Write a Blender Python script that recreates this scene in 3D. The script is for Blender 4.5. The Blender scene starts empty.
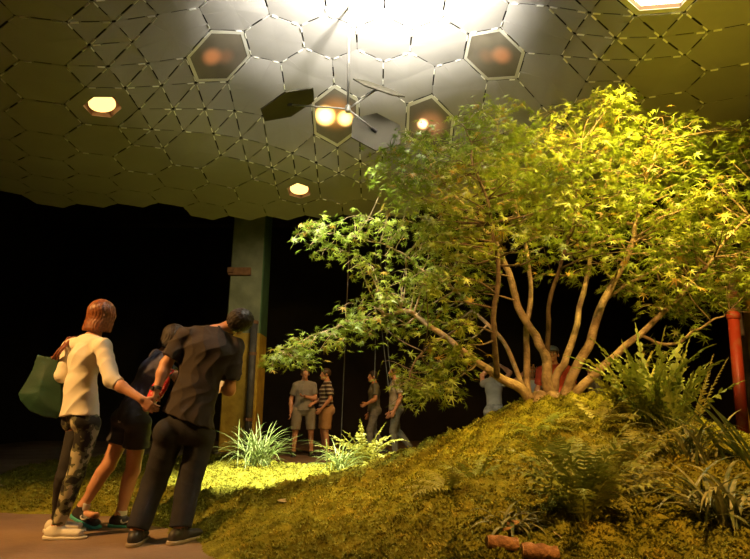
import bpy, math
import numpy as np
from mathutils import Vector

scene = bpy.context.scene
COL = scene.collection
F_PX, PITCH, EYE = 520.0, math.radians(14.2), 0.85
CP, SP = math.cos(PITCH), math.sin(PITCH)

# ---------------------------------------------------------------- camera
cam_d = bpy.data.cameras.new('camera')
cam_d.sensor_width = 36.0
cam_d.lens = F_PX / 750.0 * 36.0
cam_d.clip_start = 0.05
cam = bpy.data.objects.new('camera', cam_d)
COL.objects.link(cam)
cam.location = (0, 0, EYE)
cam.rotation_euler = (math.pi / 2 + PITCH, 0, 0)
scene.camera = cam

# ---------------------------------------------------------------- world and exposure
world = bpy.data.worlds.new('world')
scene.world = world
world.use_nodes = True
world.node_tree.nodes['Background'].inputs[0].default_value = (0.55, 0.28, 0.12, 1)
world.node_tree.nodes['Background'].inputs[1].default_value = 0.012
vs = scene.view_settings
vs.view_transform = 'Standard'
vs.look = 'None'
vs.exposure = 0.0
vs.gamma = 1.0
vs.use_curve_mapping = False


# ---------------------------------------------------------------- lights
def spot(name, loc, aim, power, color, angle, blend, radius):
    d = bpy.data.lights.new(name, 'SPOT')
    d.energy, d.color = power, color
    d.spot_size, d.spot_blend, d.shadow_soft_size = math.radians(angle), blend, radius
    o = bpy.data.objects.new(name, d)
    COL.objects.link(o)
    o.location = loc
    o.rotation_euler = (Vector(aim) - Vector(loc)).to_track_quat('-Z', 'Y').to_euler()
    return o


AMBER = (1.0, 0.50, 0.13)
GOLD = (1.0, 0.66, 0.12)
DAY = (1.0, 0.96, 0.84)
def point(name, loc, power, color, radius):
    d = bpy.data.lights.new(name, 'POINT')
    d.energy, d.color, d.shadow_soft_size = power, color, radius
    o = bpy.data.objects.new(name, d)
    COL.objects.link(o)
    o.location = loc
    return o


spot('skylight_diffuser', (0.10, 3.66, 4.22), (0.10, 3.66, 6.0), 760, DAY, 178, 0.35, 0.07)
spot('mirror_beam', (-0.95, 5.35, 3.85), (-0.80, 6.45, 0.15), 4300, (1.0, 0.95, 0.62), 50, 0.40, 0.05)
spot('crown_daylight_beam', (-0.75, 3.35, 3.5), (-0.20, 4.9, 1.9), 850, (1.0, 0.95, 0.66), 58, 0.7, 0.05)
spot('crown_gold_lamp', (2.25, 3.05, 3.55), (1.95, 4.35, 2.3), 900, GOLD, 108, 0.7, 0.07)
spot('dome_fill', (0.15, 2.6, 3.75), (0.0, 4.9, 4.5), 30, DAY, 120, 1.0, 0.06)  # added fill light on the dome, no projector stands there
spot('olive_panel_fill', (3.6, 0.6, 2.2), (2.5, 3.7, 3.7), 420, (1.0, 0.70, 0.05), 55, 0.9, 0.1)  # added light behind the right side, stands in for golden bounce on the panels
spot('mound_amber_lamp', (0.9, 0.3, 3.7), (1.7, 4.0, 0.8), 900, AMBER, 68, 0.7, 0.08)
spot('path_amber_lamp', (-4.3, 2.1, 3.5), (-2.0, 4.2, 0.7), 1050, AMBER, 56, 0.8, 0.08)
spot('column_fill', (-1.2, 7.4, 3.9), (-2.4, 10.3, 2.3), 110, (1.0, 0.80, 0.45), 75, 0.9, 0.1)  # added fill to brighten the column front, no fixture there
spot('post_fill', (3.6, 5.6, 3.3), (6.2, 8.7, 1.6), 420, AMBER, 45, 0.8, 0.08)  # added fill so the post and standpipe read, source invented
spot('far_path_fill', (0.1, 8.2, 4.0), (0.0, 10.6, 0.8), 260, AMBER, 95, 0.9, 0.1)  # dim fill added for the far visitors, not a real fitting


# ---------------------------------------------------------------- projection helpers (measuring only)
def ray(px, py):
    a, b = (px - 375.0) / F_PX, (279.5 - py) / F_PX
    return np.array([a, CP - b * SP, SP + b * CP])


def at(px, py, Y):
    r = ray(px, py)
    return np.array([0, 0, EYE]) + r * (Y / r[1])


def atz(px, py, z):
    r = ray(px, py)
    return np.array([0, 0, EYE]) + r * ((z - EYE) / r[2])


def proj(p):
    p = np.asarray(p, float)
    x, y, z = p[..., 0], p[..., 1], p[..., 2] - EYE
    d = y * CP + z * SP
    return np.stack([375 + F_PX * x / d, 279.5 - F_PX * (-y * SP + z * CP) / d, d], -1)


def nrm(v):
    v = np.asarray(v, float)
    return v / (np.linalg.norm(v) + 1e-12)


rng = np.random.default_rng(11)


# ---------------------------------------------------------------- materials
def mat(name, c1, c2=None, scale=8.0, rough=0.7, metallic=0.0, bump=0.0, bscale=None, detail=5.0,
        lo=0.35, hi=0.65, translucent=0.0, emit=None, emit_str=0.0, spec=None, constant=False, c3=None, extra=None):
    m = bpy.data.materials.new(name)
    m.use_nodes = True
    nt = m.node_tree
    N, L = nt.nodes, nt.links
    b = N['Principled BSDF']
    b.inputs['Roughness'].default_value = rough
    b.inputs['Metallic'].default_value = metallic
    if spec is not None:
        b.inputs['Specular IOR Level'].default_value = spec
    tc = N.new('ShaderNodeTexCoord')
    nz = N.new('ShaderNodeTexNoise')
    nz.inputs['Scale'].default_value = scale
    nz.inputs['Detail'].default_value = detail
    L.new(tc.outputs['Object'], nz.inputs['Vector'])
    rp = N.new('ShaderNodeValToRGB')
    if constant:
        rp.color_ramp.interpolation = 'CONSTANT'
    e = rp.color_ramp.elements
    e[0].position, e[1].position = lo, hi
    e[0].color = (*c1, 1)
    e[1].color = (*(c2 if c2 else c1), 1)
    if c3:
        k = e.new(0.5 * (lo + hi))
        k.color = (*c3, 1)
    L.new(nz.outputs['Fac'], rp.inputs['Fac'])
    L.new(rp.outputs['Color'], b.inputs['Base Color'])
    if bump:
        n2 = N.new('ShaderNodeTexNoise')
        n2.inputs['Scale'].default_value = bscale or scale * 4
        n2.inputs['Detail'].default_value = 6
        L.new(tc.outputs['Object'], n2.inputs['Vector'])
        bp = N.new('ShaderNodeBump')
        bp.inputs['Strength'].default_value = bump
        bp.inputs['Distance'].default_value = 0.02
        L.new(n2.outputs['Fac'], bp.inputs['Height'])
        L.new(bp.outputs['Normal'], b.inputs['Normal'])
    if emit:
        b.inputs['Emission Color'].default_value = (*emit, 1)
        b.inputs['Emission Strength'].default_value = emit_str
    if translucent:
        tr = N.new('ShaderNodeBsdfTranslucent')
        L.new(rp.outputs['Color'], tr.inputs['Color'])
        mx = N.new('ShaderNodeMixShader')
        mx.inputs[0].default_value = translucent
        L.new(b.outputs[0], mx.inputs[1])
        L.new(tr.outputs[0], mx.inputs[2])
        L.new(mx.outputs[0], N['Material Output'].inputs['Surface'])
    return m


M = {}
M['concrete'] = mat('concrete', (0.17, 0.108, 0.066), (0.29, 0.195, 0.125), 1.6, 0.75, bump=0.25, bscale=30, detail=8)
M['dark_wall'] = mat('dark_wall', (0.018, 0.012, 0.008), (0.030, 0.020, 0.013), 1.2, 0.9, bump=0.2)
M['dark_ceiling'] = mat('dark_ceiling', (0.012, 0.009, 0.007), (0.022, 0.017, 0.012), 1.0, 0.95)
M['panel'] = mat('anodised_panel', (0.25, 0.236, 0.222), (0.29, 0.274, 0.258), 1.5, 0.45, metallic=0.1, spec=0.3)
M['tab'] = mat('bright_tab', (0.85, 0.84, 0.80), (0.9, 0.9, 0.86), 10, 0.3, metallic=0.4)
M['mirror_back'] = mat('mirror_back', (0.075, 0.068, 0.045), (0.10, 0.09, 0.06), 3, 0.75, metallic=0.0, spec=0.2)
M['steel'] = mat('steel_rod', (0.65, 0.63, 0.58), (0.75, 0.73, 0.68), 5, 0.3, metallic=0.6)
M['copper'] = mat('copper_housing', (0.12, 0.07, 0.04), (0.17, 0.10, 0.055), 5, 0.35, metallic=0.5)
M['lamp_rim'] = mat('lamp_rim', (0.5, 0.48, 0.42), (0.56, 0.54, 0.48), 4, 0.4, metallic=0.4)
M['lamp_hot'] = mat('lamp_hot', (1, 0.8, 0.5), emit=(1.0, 0.60, 0.20), emit_str=2.3)
M['lamp_white'] = mat('lamp_white', (1, 0.9, 0.7), emit=(1.0, 0.86, 0.55), emit_str=10.0)
def glow_pane(name, blobs, base=(0.10, 0.085, 0.065)):
    """smoked lamp diffuser: bulb glow is painted into the emission as soft round patches"""
    m = mat(name, base, tuple(1.25 * q for q in base), 5, 0.3, spec=0.5)
    N, L = m.node_tree.nodes, m.node_tree.links
    tc = N.new('ShaderNodeTexCoord')
    tot = None
    for cx, cy, r, st, colr in blobs:
        d = N.new('ShaderNodeVectorMath'); d.operation = 'DISTANCE'
        L.new(tc.outputs['Object'], d.inputs[0]); d.inputs[1].default_value = (cx, cy, 0)
        rp = N.new('ShaderNodeMapRange'); rp.interpolation_type = 'SMOOTHERSTEP'
        rp.inputs['From Min'].default_value = r; rp.inputs['From Max'].default_value = r * 0.15
        rp.inputs['To Min'].default_value = 0; rp.inputs['To Max'].default_value = st
        L.new(d.outputs['Value'], rp.inputs['Value'])
        mx = N.new('ShaderNodeVectorMath'); mx.operation = 'SCALE'; mx.inputs[0].default_value = colr
        L.new(rp.outputs['Result'], mx.inputs['Scale'])
        if tot is None: tot = mx.outputs[0]
        else:
            ad = N.new('ShaderNodeVectorMath'); ad.operation = 'ADD'
            L.new(tot, ad.inputs[0]); L.new(mx.outputs[0], ad.inputs[1]); tot = ad.outputs[0]
    b = N['Principled BSDF']
    L.new(tot, b.inputs['Emission Color']); b.inputs['Emission Strength'].default_value = 1.0
    return m


M['lamp_dim'] = mat('lamp_dim', (0.8, 0.4, 0.2), emit=(1.0, 0.33, 0.10), emit_str=0.55)
M['lamp_bulb'] = mat('lamp_bulb', (1, 0.8, 0.5), emit=(1.0, 0.55, 0.12), emit_str=5.0)
M['moss'] = mat('moss', (0.115, 0.10, 0.012), (0.30, 0.27, 0.03), 9, 0.95, bump=1.0, bscale=70, detail=10, c3=(0.20, 0.20, 0.022), lo=0.3, hi=0.7, spec=0.1)
M['moss_sprig'] = mat('moss_sprig', (0.17, 0.15, 0.015), (0.40, 0.33, 0.04), 6, 0.9, translucent=0.25, c3=(0.24, 0.25, 0.03), spec=0.1)
M['leaf'] = mat('maple_leaf', (0.13, 0.20, 0.02), (0.33, 0.36, 0.045), 2.2, 0.45, translucent=0.38, c3=(0.22, 0.29, 0.03), detail=8)
M['leaf_red'] = mat('young_maple_leaf', (0.34, 0.21, 0.03), (0.40, 0.28, 0.04), 3, 0.5, translucent=0.35)
M['bark'] = mat('bark', (0.20, 0.135, 0.07), (0.42, 0.31, 0.18), 14, 0.8, bump=0.6, bscale=60)
M['bark_shaded'] = mat('bark_shaded', (0.09, 0.06, 0.035), (0.17, 0.12, 0.07), 14, 0.85, bump=0.6, bscale=60)  # same bark for stems in shadow, shade put into the colour
M['fern'] = mat('fern_green', (0.14, 0.20, 0.025), (0.32, 0.36, 0.055), 5, 0.55, translucent=0.3)
M['fern_mid'] = mat('fern_mid', (0.20, 0.26, 0.035), (0.42, 0.44, 0.075), 5, 0.55, translucent=0.3)
M['fern_dark'] = mat('fern_dark', (0.05, 0.10, 0.015), (0.12, 0.18, 0.03), 5, 0.55, translucent=0.25)
M['fern_gold'] = mat('fern_gold', (0.22, 0.22, 0.03), (0.38, 0.36, 0.06), 5, 0.55, translucent=0.3)
M['blade'] = mat('grass_blade', (0.10, 0.17, 0.03), (0.30, 0.36, 0.13), 9, 0.45, translucent=0.25)
M['stripe_blade'] = mat('variegated_blade', (0.08, 0.12, 0.02), (0.42, 0.40, 0.16), 14, 0.45, translucent=0.2)
M['log_bark'] = mat('log_bark', (0.26, 0.12, 0.045), (0.50, 0.25, 0.09), 25, 0.8, bump=0.6, bscale=60)
M['log_end'] = mat('log_end', (0.50, 0.27, 0.09), (0.60, 0.36, 0.14), 20, 0.7)
M['dry_leaf'] = mat('dry_leaf', (0.55, 0.42, 0.25), (0.66, 0.52, 0.34), 20, 0.7, translucent=0.2)
M['yellow_paint'] = mat('yellow_paint', (0.34, 0.20, 0.012), (0.52, 0.33, 0.03), 5, 0.6, bump=0.2, detail=9)
M['greygreen_paint'] = mat('greygreen_paint', (0.16, 0.17, 0.10), (0.23, 0.24, 0.15), 4, 0.65, bump=0.2, detail=9)
M['green_paint'] = mat('green_paint', (0.05, 0.11, 0.045), (0.09, 0.17, 0.07), 4, 0.65, bump=0.2, detail=9)
M['rust'] = mat('rust_band', (0.16, 0.07, 0.03), (0.25, 0.12, 0.05), 12, 0.8)
M['pipe_grey'] = mat('pipe_grey', (0.06, 0.055, 0.05), (0.10, 0.09, 0.08), 8, 0.6)
M['pipe_red'] = mat('pipe_red', (0.36, 0.045, 0.015), (0.34, 0.13, 0.05), 7, 0.5, detail=9, lo=0.48, hi=0.7)
M['grey_wood'] = mat('grey_wood', (0.10, 0.08, 0.06), (0.18, 0.14, 0.10), 9, 0.8)
M['cord'] = mat('pale_cord', (0.06, 0.055, 0.045), (0.09, 0.08, 0.065), 9, 0.8)
# people
M['skin'] = mat('skin', (0.56, 0.27, 0.15), (0.62, 0.31, 0.18), 9, 0.5)
M['hair_auburn'] = mat('hair_auburn', (0.14, 0.040, 0.012), (0.30, 0.10, 0.03), 45, 0.4)
M['hair_dark'] = mat('hair_dark', (0.012, 0.008, 0.006), (0.035, 0.022, 0.015), 45, 0.65)
M['hair_brown'] = mat('hair_brown', (0.05, 0.03, 0.018), (0.10, 0.06, 0.035), 45, 0.45)
M['eye'] = mat('eye', (0.6, 0.58, 0.55), (0.6, 0.58, 0.55), 5, 0.3)
M['white_knit'] = mat('white_knit', (0.72, 0.66, 0.54), (0.80, 0.74, 0.62), 6, 0.85, bump=0.15, bscale=180)
M['black_cloth'] = mat('black_cloth', (0.026, 0.017, 0.012), (0.038, 0.026, 0.018), 6, 0.85, bump=0.15, bscale=160)
M['navy_cloth'] = mat('navy_cloth', (0.050, 0.050, 0.085), (0.075, 0.072, 0.115), 6, 0.85, bump=0.15, bscale=160)
M['denim'] = mat('dark_denim', (0.010, 0.010, 0.013), (0.020, 0.018, 0.022), 12, 0.85, bump=0.2, bscale=160)
M['black_shorts'] = mat('black_shorts', (0.018, 0.016, 0.02), (0.03, 0.026, 0.03), 6, 0.6)
M['camo'] = mat('camouflage_cloth', (0.015, 0.013, 0.010), (0.42, 0.38, 0.25), 15, 0.85, constant=True, lo=0.0, hi=0.55, c3=(0.11, 0.11, 0.055), detail=2)
M['camo'].node_tree.nodes['Color Ramp'].color_ramp.elements[1].position = 0.45
M['shaded_legging'] = mat('shaded_legging', (0.016, 0.014, 0.014), (0.028, 0.025, 0.024), 9, 0.8)  # legging of the far leg, its shadow painted in as near black
M['white_shoe'] = mat('white_shoe', (0.74, 0.70, 0.62), (0.80, 0.76, 0.68), 9, 0.6)
M['black_shoe'] = mat('black_shoe', (0.025, 0.022, 0.022), (0.04, 0.036, 0.034), 9, 0.5)
M['teal'] = mat('teal_rubber', (0.05, 0.36, 0.33), (0.07, 0.42, 0.38), 9, 0.5)
M['sole_tan'] = mat('sole_tan', (0.30, 0.24, 0.17), (0.36, 0.29, 0.2), 9, 0.7)
M['white_cloth'] = mat('white_cloth', (0.75, 0.72, 0.68), (0.82, 0.79, 0.74), 9, 0.8)
M['bag_green'] = mat('bag_green', (0.006, 0.040, 0.020), (0.01, 0.06, 0.03), 5, 0.7, bump=0.1, bscale=120)
M['strap_brown'] = mat('strap_brown', (0.20, 0.06, 0.03), (0.28, 0.09, 0.04), 9, 0.6)
M['red_floral'] = mat('red_floral', (0.55, 0.02, 0.03), (0.75, 0.35, 0.30), 60, 0.6, constant=True, lo=0.0, hi=0.60, detail=1)
M['grey_tee'] = mat('grey_tee', (0.22, 0.20, 0.17), (0.27, 0.25, 0.21), 6, 0.9)
M['pale_tee'] = mat('pale_tee', (0.36, 0.33, 0.29), (0.42, 0.39, 0.34), 6, 0.9)
M['olive_tee'] = mat('olive_tee', (0.13, 0.13, 0.10), (0.17, 0.17, 0.13), 6, 0.9)
M['khaki'] = mat('khaki_cloth', (0.26, 0.23, 0.17), (0.32, 0.28, 0.21), 6, 0.9)
M['tan_cloth'] = mat('tan_cloth', (0.40, 0.22, 0.09), (0.46, 0.26, 0.11), 6, 0.9)
M['grey_pants'] = mat('grey_pants', (0.12, 0.115, 0.10), (0.20, 0.19, 0.17), 14, 0.9)
M['red_tee'] = mat('red_tee', (0.42, 0.05, 0.025), (0.5, 0.07, 0.03), 6, 0.9)
M['cap_blue'] = mat('cap_blue', (0.16, 0.18, 0.24), (0.2, 0.22, 0.28), 6, 0.9)
M['glass_dark'] = mat('glass_dark', (0.01, 0.01, 0.01), (0.015, 0.015, 0.015), 5, 0.15)


def striped(name, ca, cb, per, duty):
    m = bpy.data.materials.new(name)
    m.use_nodes = True
    N, L = m.node_tree.nodes, m.node_tree.links
    b = N['Principled BSDF']
    b.inputs['Roughness'].default_value = 0.9
    tc = N.new('ShaderNodeTexCoord')
    sx = N.new('ShaderNodeSeparateXYZ')
    L.new(tc.outputs['Object'], sx.inputs[0])
    d = N.new('ShaderNodeMath'); d.operation = 'DIVIDE'; d.inputs[1].default_value = per
    L.new(sx.outputs['Z'], d.inputs[0])
    fr = N.new('ShaderNodeMath'); fr.operation = 'FRACT'
    L.new(d.outputs[0], fr.inputs[0])
    gt = N.new('ShaderNodeMath'); gt.operation = 'GREATER_THAN'; gt.inputs[1].default_value = duty
    L.new(fr.outputs[0], gt.inputs[0])
    mx = N.new('ShaderNodeMix'); mx.data_type = 'RGBA'
    mx.inputs[6].default_value = (*ca, 1)
    mx.inputs[7].default_value = (*cb, 1)
    L.new(gt.outputs[0], mx.inputs[0])
    L.new(mx.outputs[2], b.inputs['Base Color'])
    return m


M['striped_tee'] = striped('striped_tee', (0.07, 0.045, 0.035), (0.50, 0.45, 0.38), 0.075, 0.66)


# ---------------------------------------------------------------- object helpers
BASE = {}


def link(name, V, F, m, parent=None, base=None, smooth=True, mats=None, midx=None):
    """One mesh object. V are world points; the origin sits at the thing's base."""
    if parent is not None:
        b0 = BASE[parent.name]
    else:
        b0 = np.zeros(3) if base is None else np.asarray(base, float)
    V = np.asarray(V, float) - b0
    me = bpy.data.meshes.new(name)
    if isinstance(F, np.ndarray):
        nf, k = F.shape
        me.vertices.add(len(V))
        me.vertices.foreach_set('co', V.astype(np.float32).ravel())
        me.loops.add(nf * k)
        me.loops.foreach_set('vertex_index', F.astype(np.int32).ravel())
        me.polygons.add(nf)
        me.polygons.foreach_set('loop_start', (np.arange(nf) * k).astype(np.int32))
        me.update(calc_edges=True)
    else:
        me.from_pydata([tuple(v) for v in V], [], F)
    if mats:
        for q in mats:
            me.materials.append(q)
    else:
        me.materials.append(m)
    if midx is not None:
        me.polygons.foreach_set('material_index', np.asarray(midx, np.int32))
    me.polygons.foreach_set('use_smooth', [smooth] * len(me.polygons))
    me.update()
    o = bpy.data.objects.new(name, me)
    COL.objects.link(o)
    if parent is not None:
        o.parent = parent
    else:
        o.location = b0
    BASE[o.name] = b0
    return o


def empty(name, base):
    o = bpy.data.objects.new(name, None)
    o.empty_display_size = 0.1
    COL.objects.link(o)
    o.location = base
    BASE[o.name] = np.asarray(base, float)
    return o


def tag(o, label=None, cat=None, group=None, kind=None):
    if label: o['label'] = label
    if cat: o['category'] = cat
    if group: o['group'] = group
    if kind: o['kind'] = kind
    return o


class MB:
    """collects verts and faces of one mesh"""
    def __init__(s):
        s.v, s.f, s.n, s.mi = [], [], 0, []

    def add(s, V, F, mi=0):
        V = np.asarray(V, float)
        s.v.append(V)
        for f in F:
            s.f.append([int(i) + s.n for i in f])
            s.mi.append(mi)
        s.n += len(V)

    def box(s, c, sz, ax=None, mi=0):
        c = np.asarray(c, float)
        A = np.eye(3) if ax is None else np.asarray(ax, float)
        h = np.asarray(sz, float) / 2
        V = [c + A[0] * h[0] * i + A[1] * h[1] * j + A[2] * h[2] * k for i in (-1, 1) for j in (-1, 1) for k in (-1, 1)]
        s.add(V, [(0, 1, 3, 2), (4, 6, 7, 5), (0, 4, 5, 1), (2, 3, 7, 6), (0, 2, 6, 4), (1, 5, 7, 3)], mi)

    def tube(s, pts, rad, n=8, mi=0, cap=True):
        pts = np.asarray(pts, float)
        rad = np.broadcast_to(np.asarray(rad, float), (len(pts),))
        T = np.gradient(pts, axis=0)
        T /= np.linalg.norm(T, axis=1)[:, None] + 1e-12
        u = np.cross(T[0], [0.31, 0.17, 0.93])
        if np.linalg.norm(u) < 1e-3: u = np.cross(T[0], [1, 0, 0])
        th = np.arange(n) * 2 * np.pi / n
        V = []
        for i in range(len(pts)):
            u = u - T[i] * np.dot(u, T[i]); u /= np.linalg.norm(u) + 1e-12
            w = np.cross(T[i], u)
            V.append(pts[i] + rad[i] * (np.cos(th)[:, None] * u + np.sin(th)[:, None] * w))
        V = np.concatenate(V)
        Fc = []
        for i in range(len(pts) - 1):
            for j in range(n):
                a, b = i * n + j, i * n + (j + 1) % n
                Fc.append((a, b, b + n, a + n))
        if cap:
            Fc.append(tuple(range(n - 1, -1, -1)))
            Fc.append(tuple(range((len(pts) - 1) * n, len(pts) * n)))
        s.add(V, Fc, mi)

    def prism(s, bot, top, mi=0):
        n = len(bot)
        s.add(np.concatenate([bot, top]), [tuple(range(n - 1, -1, -1)), tuple(range(n, 2 * n))] +
              [(i, (i + 1) % n, n + (i + 1) % n, n + i) for i in range(n)], mi)

    def build(s, name, m, parent=None, base=None, smooth=False, mats=None):
        return link(name, np.concatenate(s.v), s.f, m, parent, base, smooth, mats, s.mi if mats else None)


def spline(pts, k=6):
    """Catmull-Rom through points (any dimension)"""
    P = np.asarray(pts, float)
    P = np.vstack([2 * P[0] - P[1], P, 2 * P[-1] - P[-2]])
    out = []
    for i in range(1, len(P) - 2):
        t = np.linspace(0, 1, k, endpoint=False)[:, None]
        a, b, c, d = P[i - 1], P[i], P[i + 1], P[i + 2]
        out.append(0.5 * ((2 * b) + (c - a) * t + (2 * a - 5 * b + 4 * c - d) * t ** 2 + (3 * b - a - 3 * c + d) * t ** 3))
    out.append(P[-2][None])
    return np.concatenate(out)


# ---------------------------------------------------------------- noise on grids
_LAT = np.random.default_rng(5).random((256, 256))


def vnoise(x, y):
    xi, yi = np.floor(x).astype(int), np.floor(y).astype(int)
    fx, fy = x - xi, y - yi
    fx, fy = fx * fx * (3 - 2 * fx), fy * fy * (3 - 2 * fy)
    g = lambda a, b: _LAT[a & 255, b & 255]
    return (g(xi, yi) * (1 - fx) + g(xi + 1, yi) * fx) * (1 - fy) + (g(xi, yi + 1) * (1 - fx) + g(xi + 1, yi + 1) * fx) * fy


_LJ = np.random.default_rng(6).random((256, 256, 2))


def worley(x, y):
    xi, yi = np.floor(x).astype(int), np.floor(y).astype(int)
    best = np.full(np.shape(x), 9.0)
    for i in (-1, 0, 1):
        for j in (-1, 0, 1):
            q = _LJ[(xi + i) & 255, (yi + j) & 255]
            best = np.minimum(best, (xi + i + q[..., 0] - x) ** 2 + (yi + j + q[..., 1] - y) ** 2)
    return np.sqrt(best)


def poly_sd(x, y, poly):
    """signed distance to a polygon, positive inside"""
    P = np.asarray(poly, float)
    d = np.full(np.shape(x), 1e9)
    ins = np.zeros(np.shape(x), bool)
    for i in range(len(P)):
        a, b = P[i], P[(i + 1) % len(P)]
        e = b - a
        t = np.clip(((x - a[0]) * e[0] + (y - a[1]) * e[1]) / (e @ e), 0, 1)
        d = np.minimum(d, (x - a[0] - t * e[0]) ** 2 + (y - a[1] - t * e[1]) ** 2)
        c = ((a[1] > y) != (b[1] > y))
        if abs(e[1]) > 1e-12:
            ins ^= c & (x < e[0] * (y - a[1]) / e[1] + a[0])
    d = np.sqrt(d)
    return np.where(ins, d, -d)


# ================================================================ THE SETTING
def slab(name, lo, hi, m):
    mb = MB()
    lo, hi = np.array(lo, float), np.array(hi, float)
    mb.box((lo + hi) / 2, hi - lo)
    return tag(mb.build(name, m), kind='structure')


slab('floor', (-10, -3, -0.1), (10, 16, 0), M['concrete'])
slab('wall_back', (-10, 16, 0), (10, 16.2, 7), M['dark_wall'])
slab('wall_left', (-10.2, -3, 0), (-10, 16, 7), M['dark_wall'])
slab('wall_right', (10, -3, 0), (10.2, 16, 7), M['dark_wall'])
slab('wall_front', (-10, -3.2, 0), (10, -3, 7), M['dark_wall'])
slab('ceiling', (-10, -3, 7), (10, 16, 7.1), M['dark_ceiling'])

# moss mound: one continuous piece of ground
MOSS = [(-4.6, 5.15), (-3.5, 4.86), (-2.7, 4.78), (-2.05, 4.62), (-1.55, 4.15), (-1.2, 3.78), (-0.89, 3.39), (-0.5, 2.5), (-0.2, 1.6),
        (0.4, 1.1), (2.0, 1.0), (5.2, 1.2), (5.6, 5), (5.4, 8.0), (3.0, 9.3), (0.6, 9.3), (-0.9, 8.9), (-1.05, 8.25), (-1.3, 7.95), (-1.7, 8.3),
        (-2.0, 9.4), (-3.2, 9.6), (-4.9, 9.0), (-5.1, 7.6), (-4.55, 6.1)]


def ground(x, y, fine=True):
    x, y = np.asarray(x, float), np.asarray(y, float)
    sd = poly_sd(x + 0.10 * (vnoise(x * 4 + 3, y * 4) - 0.5), y + 0.10 * (vnoise(x * 4, y * 4 + 9) - 0.5), MOSS)
    t = np.clip(sd / 0.45, 0, 1)
    e = np.sin(t * np.pi / 2)
    sx = np.where(x < 1.7, 1.16, 1.15)
    sy = np.where(y < 4.6, 1.55, 1.35)
    mound = 0.84 * np.exp(-0.5 * ((x - 1.7) / sx) ** 2 - 0.5 * ((y - 4.6) / sy) ** 2)
    z = 0.085 * e + mound * np.clip(sd / 0.8, 0, 1)
    z = z + e * 0.05 * (vnoise(x * 1.3 + 7, y * 1.3) - 0.5) * 2
    if fine:
        z = z + e * (0.105 * (0.62 - worley(x * 4.2, y * 4.2)) + 0.055 * (0.55 - worley(x * 11 + 5, y * 11)) +
                     0.018 * (vnoise(x * 30, y * 30) - 0.5) + 0.012 * (vnoise(x * 70, y * 70) - 0.5))
    return np.where(sd > 0, z, -0.03)


def ground_px(px, py):
    """where a sight line meets the mound (smooth form)"""
    r = ray(px, py)
    s = np.linspace(1.2, 12, 1600)
    p = np.array([0, 0, EYE]) + r * s[:, None]
    g = np.maximum(ground(p[:, 0], p[:, 1]), 0)
    k = np.argmax(p[:, 2] < g)
    q = p[k]
    return np.array([q[0], q[1], max(float(ground(q[0], q[1])), 0.0)])


ys = [1.0]
while ys[-1] < 9.7:
    ys.append(ys[-1] + 0.0075 + 0.0022 * ys[-1])
gx, gy = np.meshgrid(np.arange(-5.4, 5.7, 0.021), np.array(ys))
gz = ground(gx, gy)
ny, nx = gx.shape
idx = np.arange(ny * nx).reshape(ny, nx)
quads = np.stack([idx[:-1, :-1], idx[:-1, 1:], idx[1:, 1:], idx[1:, :-1]], -1).reshape(-1, 4)
keep = (gz.ravel()[quads] > -0.02).any(1)
quads = quads[keep]
used = np.unique(quads)
rm = -np.ones(ny * nx, int); rm[used] = np.arange(len(used))
tag(link('moss_mound', np.stack([gx.ravel(), gy.ravel(), gz.ravel()], -1)[used], rm[quads], M['moss']),
    'mossy mound of yellow green moss sloping up from the concrete path to the tree', kind='structure')

# moss sprigs: nobody could count them
NS = 110000
u = rng.random(NS * 3)
sy_ = 1.4 + 7.6 * u ** 1.7
sx_ = rng.uniform(-1, 1, NS * 3) * np.minimum(0.8 * sy_ + 0.3, 5.2)
okm = (poly_sd(sx_, sy_, MOSS) > 0.03)
sx_, sy_ = sx_[okm][:NS], sy_[okm][:NS]
sz_ = ground(sx_, sy_) - 0.004
n = len(sx_)
a0 = rng.random(n) * 6.283
ln = rng.uniform(0.012, 0.03, n) * (0.8 + 0.06 * sy_)
V = []
for q in range(3):
    a = a0 + q * 2.1 + rng.normal(0, .3, n)
    d = np.stack([np.cos(a), np.sin(a), rng.uniform(0.35, 1.3, n)], -1)
    d /= np.linalg.norm(d, axis=1)[:, None]
    s = np.stack([-np.sin(a), np.cos(a), np.zeros(n)], -1)
    c = np.stack([sx_, sy_, sz_], -1)
    w = (ln * 0.22)[:, None]
    V += [c - s * w * .4, c + d * ln[:, None] * .55 + s * w, c + d * ln[:, None], c + d * ln[:, None] * .55 - s * w]
V = np.stack(V, 1).reshape(-1, 4, 3).reshape(-1, 3)
tag(link('moss', V, np.arange(len(V)).reshape(-1, 4), M['moss_sprig'], smooth=False),
    'short yellow green moss sprigs covering the mound', 'moss', kind='stuff')
(-1, 1, 1, 1)# ================================================================ THE CANOPY
DCX, DCY, DRX, DRY = -0.10, 4.30, 1.95, 1.60


def dome_r(x, y):
    return np.sqrt(((x - DCX) / DRX) ** 2 + ((y - DCY) / DRY) ** 2)


def dome_z(x, y):
    r = dome_r(x, y)
    return 3.66 + 0.98 / (1 + r ** 5.2) + 0.05 * np.sin(1.3 * x + 0.4) * np.sin(0.9 * y)


def dome_p(xy):
    return np.array([xy[0], xy[1], dome_z(xy[0], xy[1])])


def dome_n(x, y):
    e = 0.02
    return nrm([(dome_z(x + e, y) - dome_z(x - e, y)) / (2 * e), (dome_z(x, y + e) - dome_z(x, y - e)) / (2 * e), -1])  # faces down


PITCHX = 0.568
SEDGE = PITCHX / math.sqrt(3)
HX0, HY0 = -0.475, 4.66
cells = []
for j in range(-6, 6):
    for i in range(-11, 12):
        x = HX0 + PITCHX * (i + 0.5 * (j % 2))
        y = HY0 + PITCHX * 0.8660254 * j
        if y > 7.25 - 0.045 * (x + 1.0) ** 2 or x < -5.6 or x > 5.2 or y < 1.9:
            continue
        cells.append((x, y))
cells = np.array(cells)
cpx = proj(np.array([dome_p(c) for c in cells]))


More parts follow.
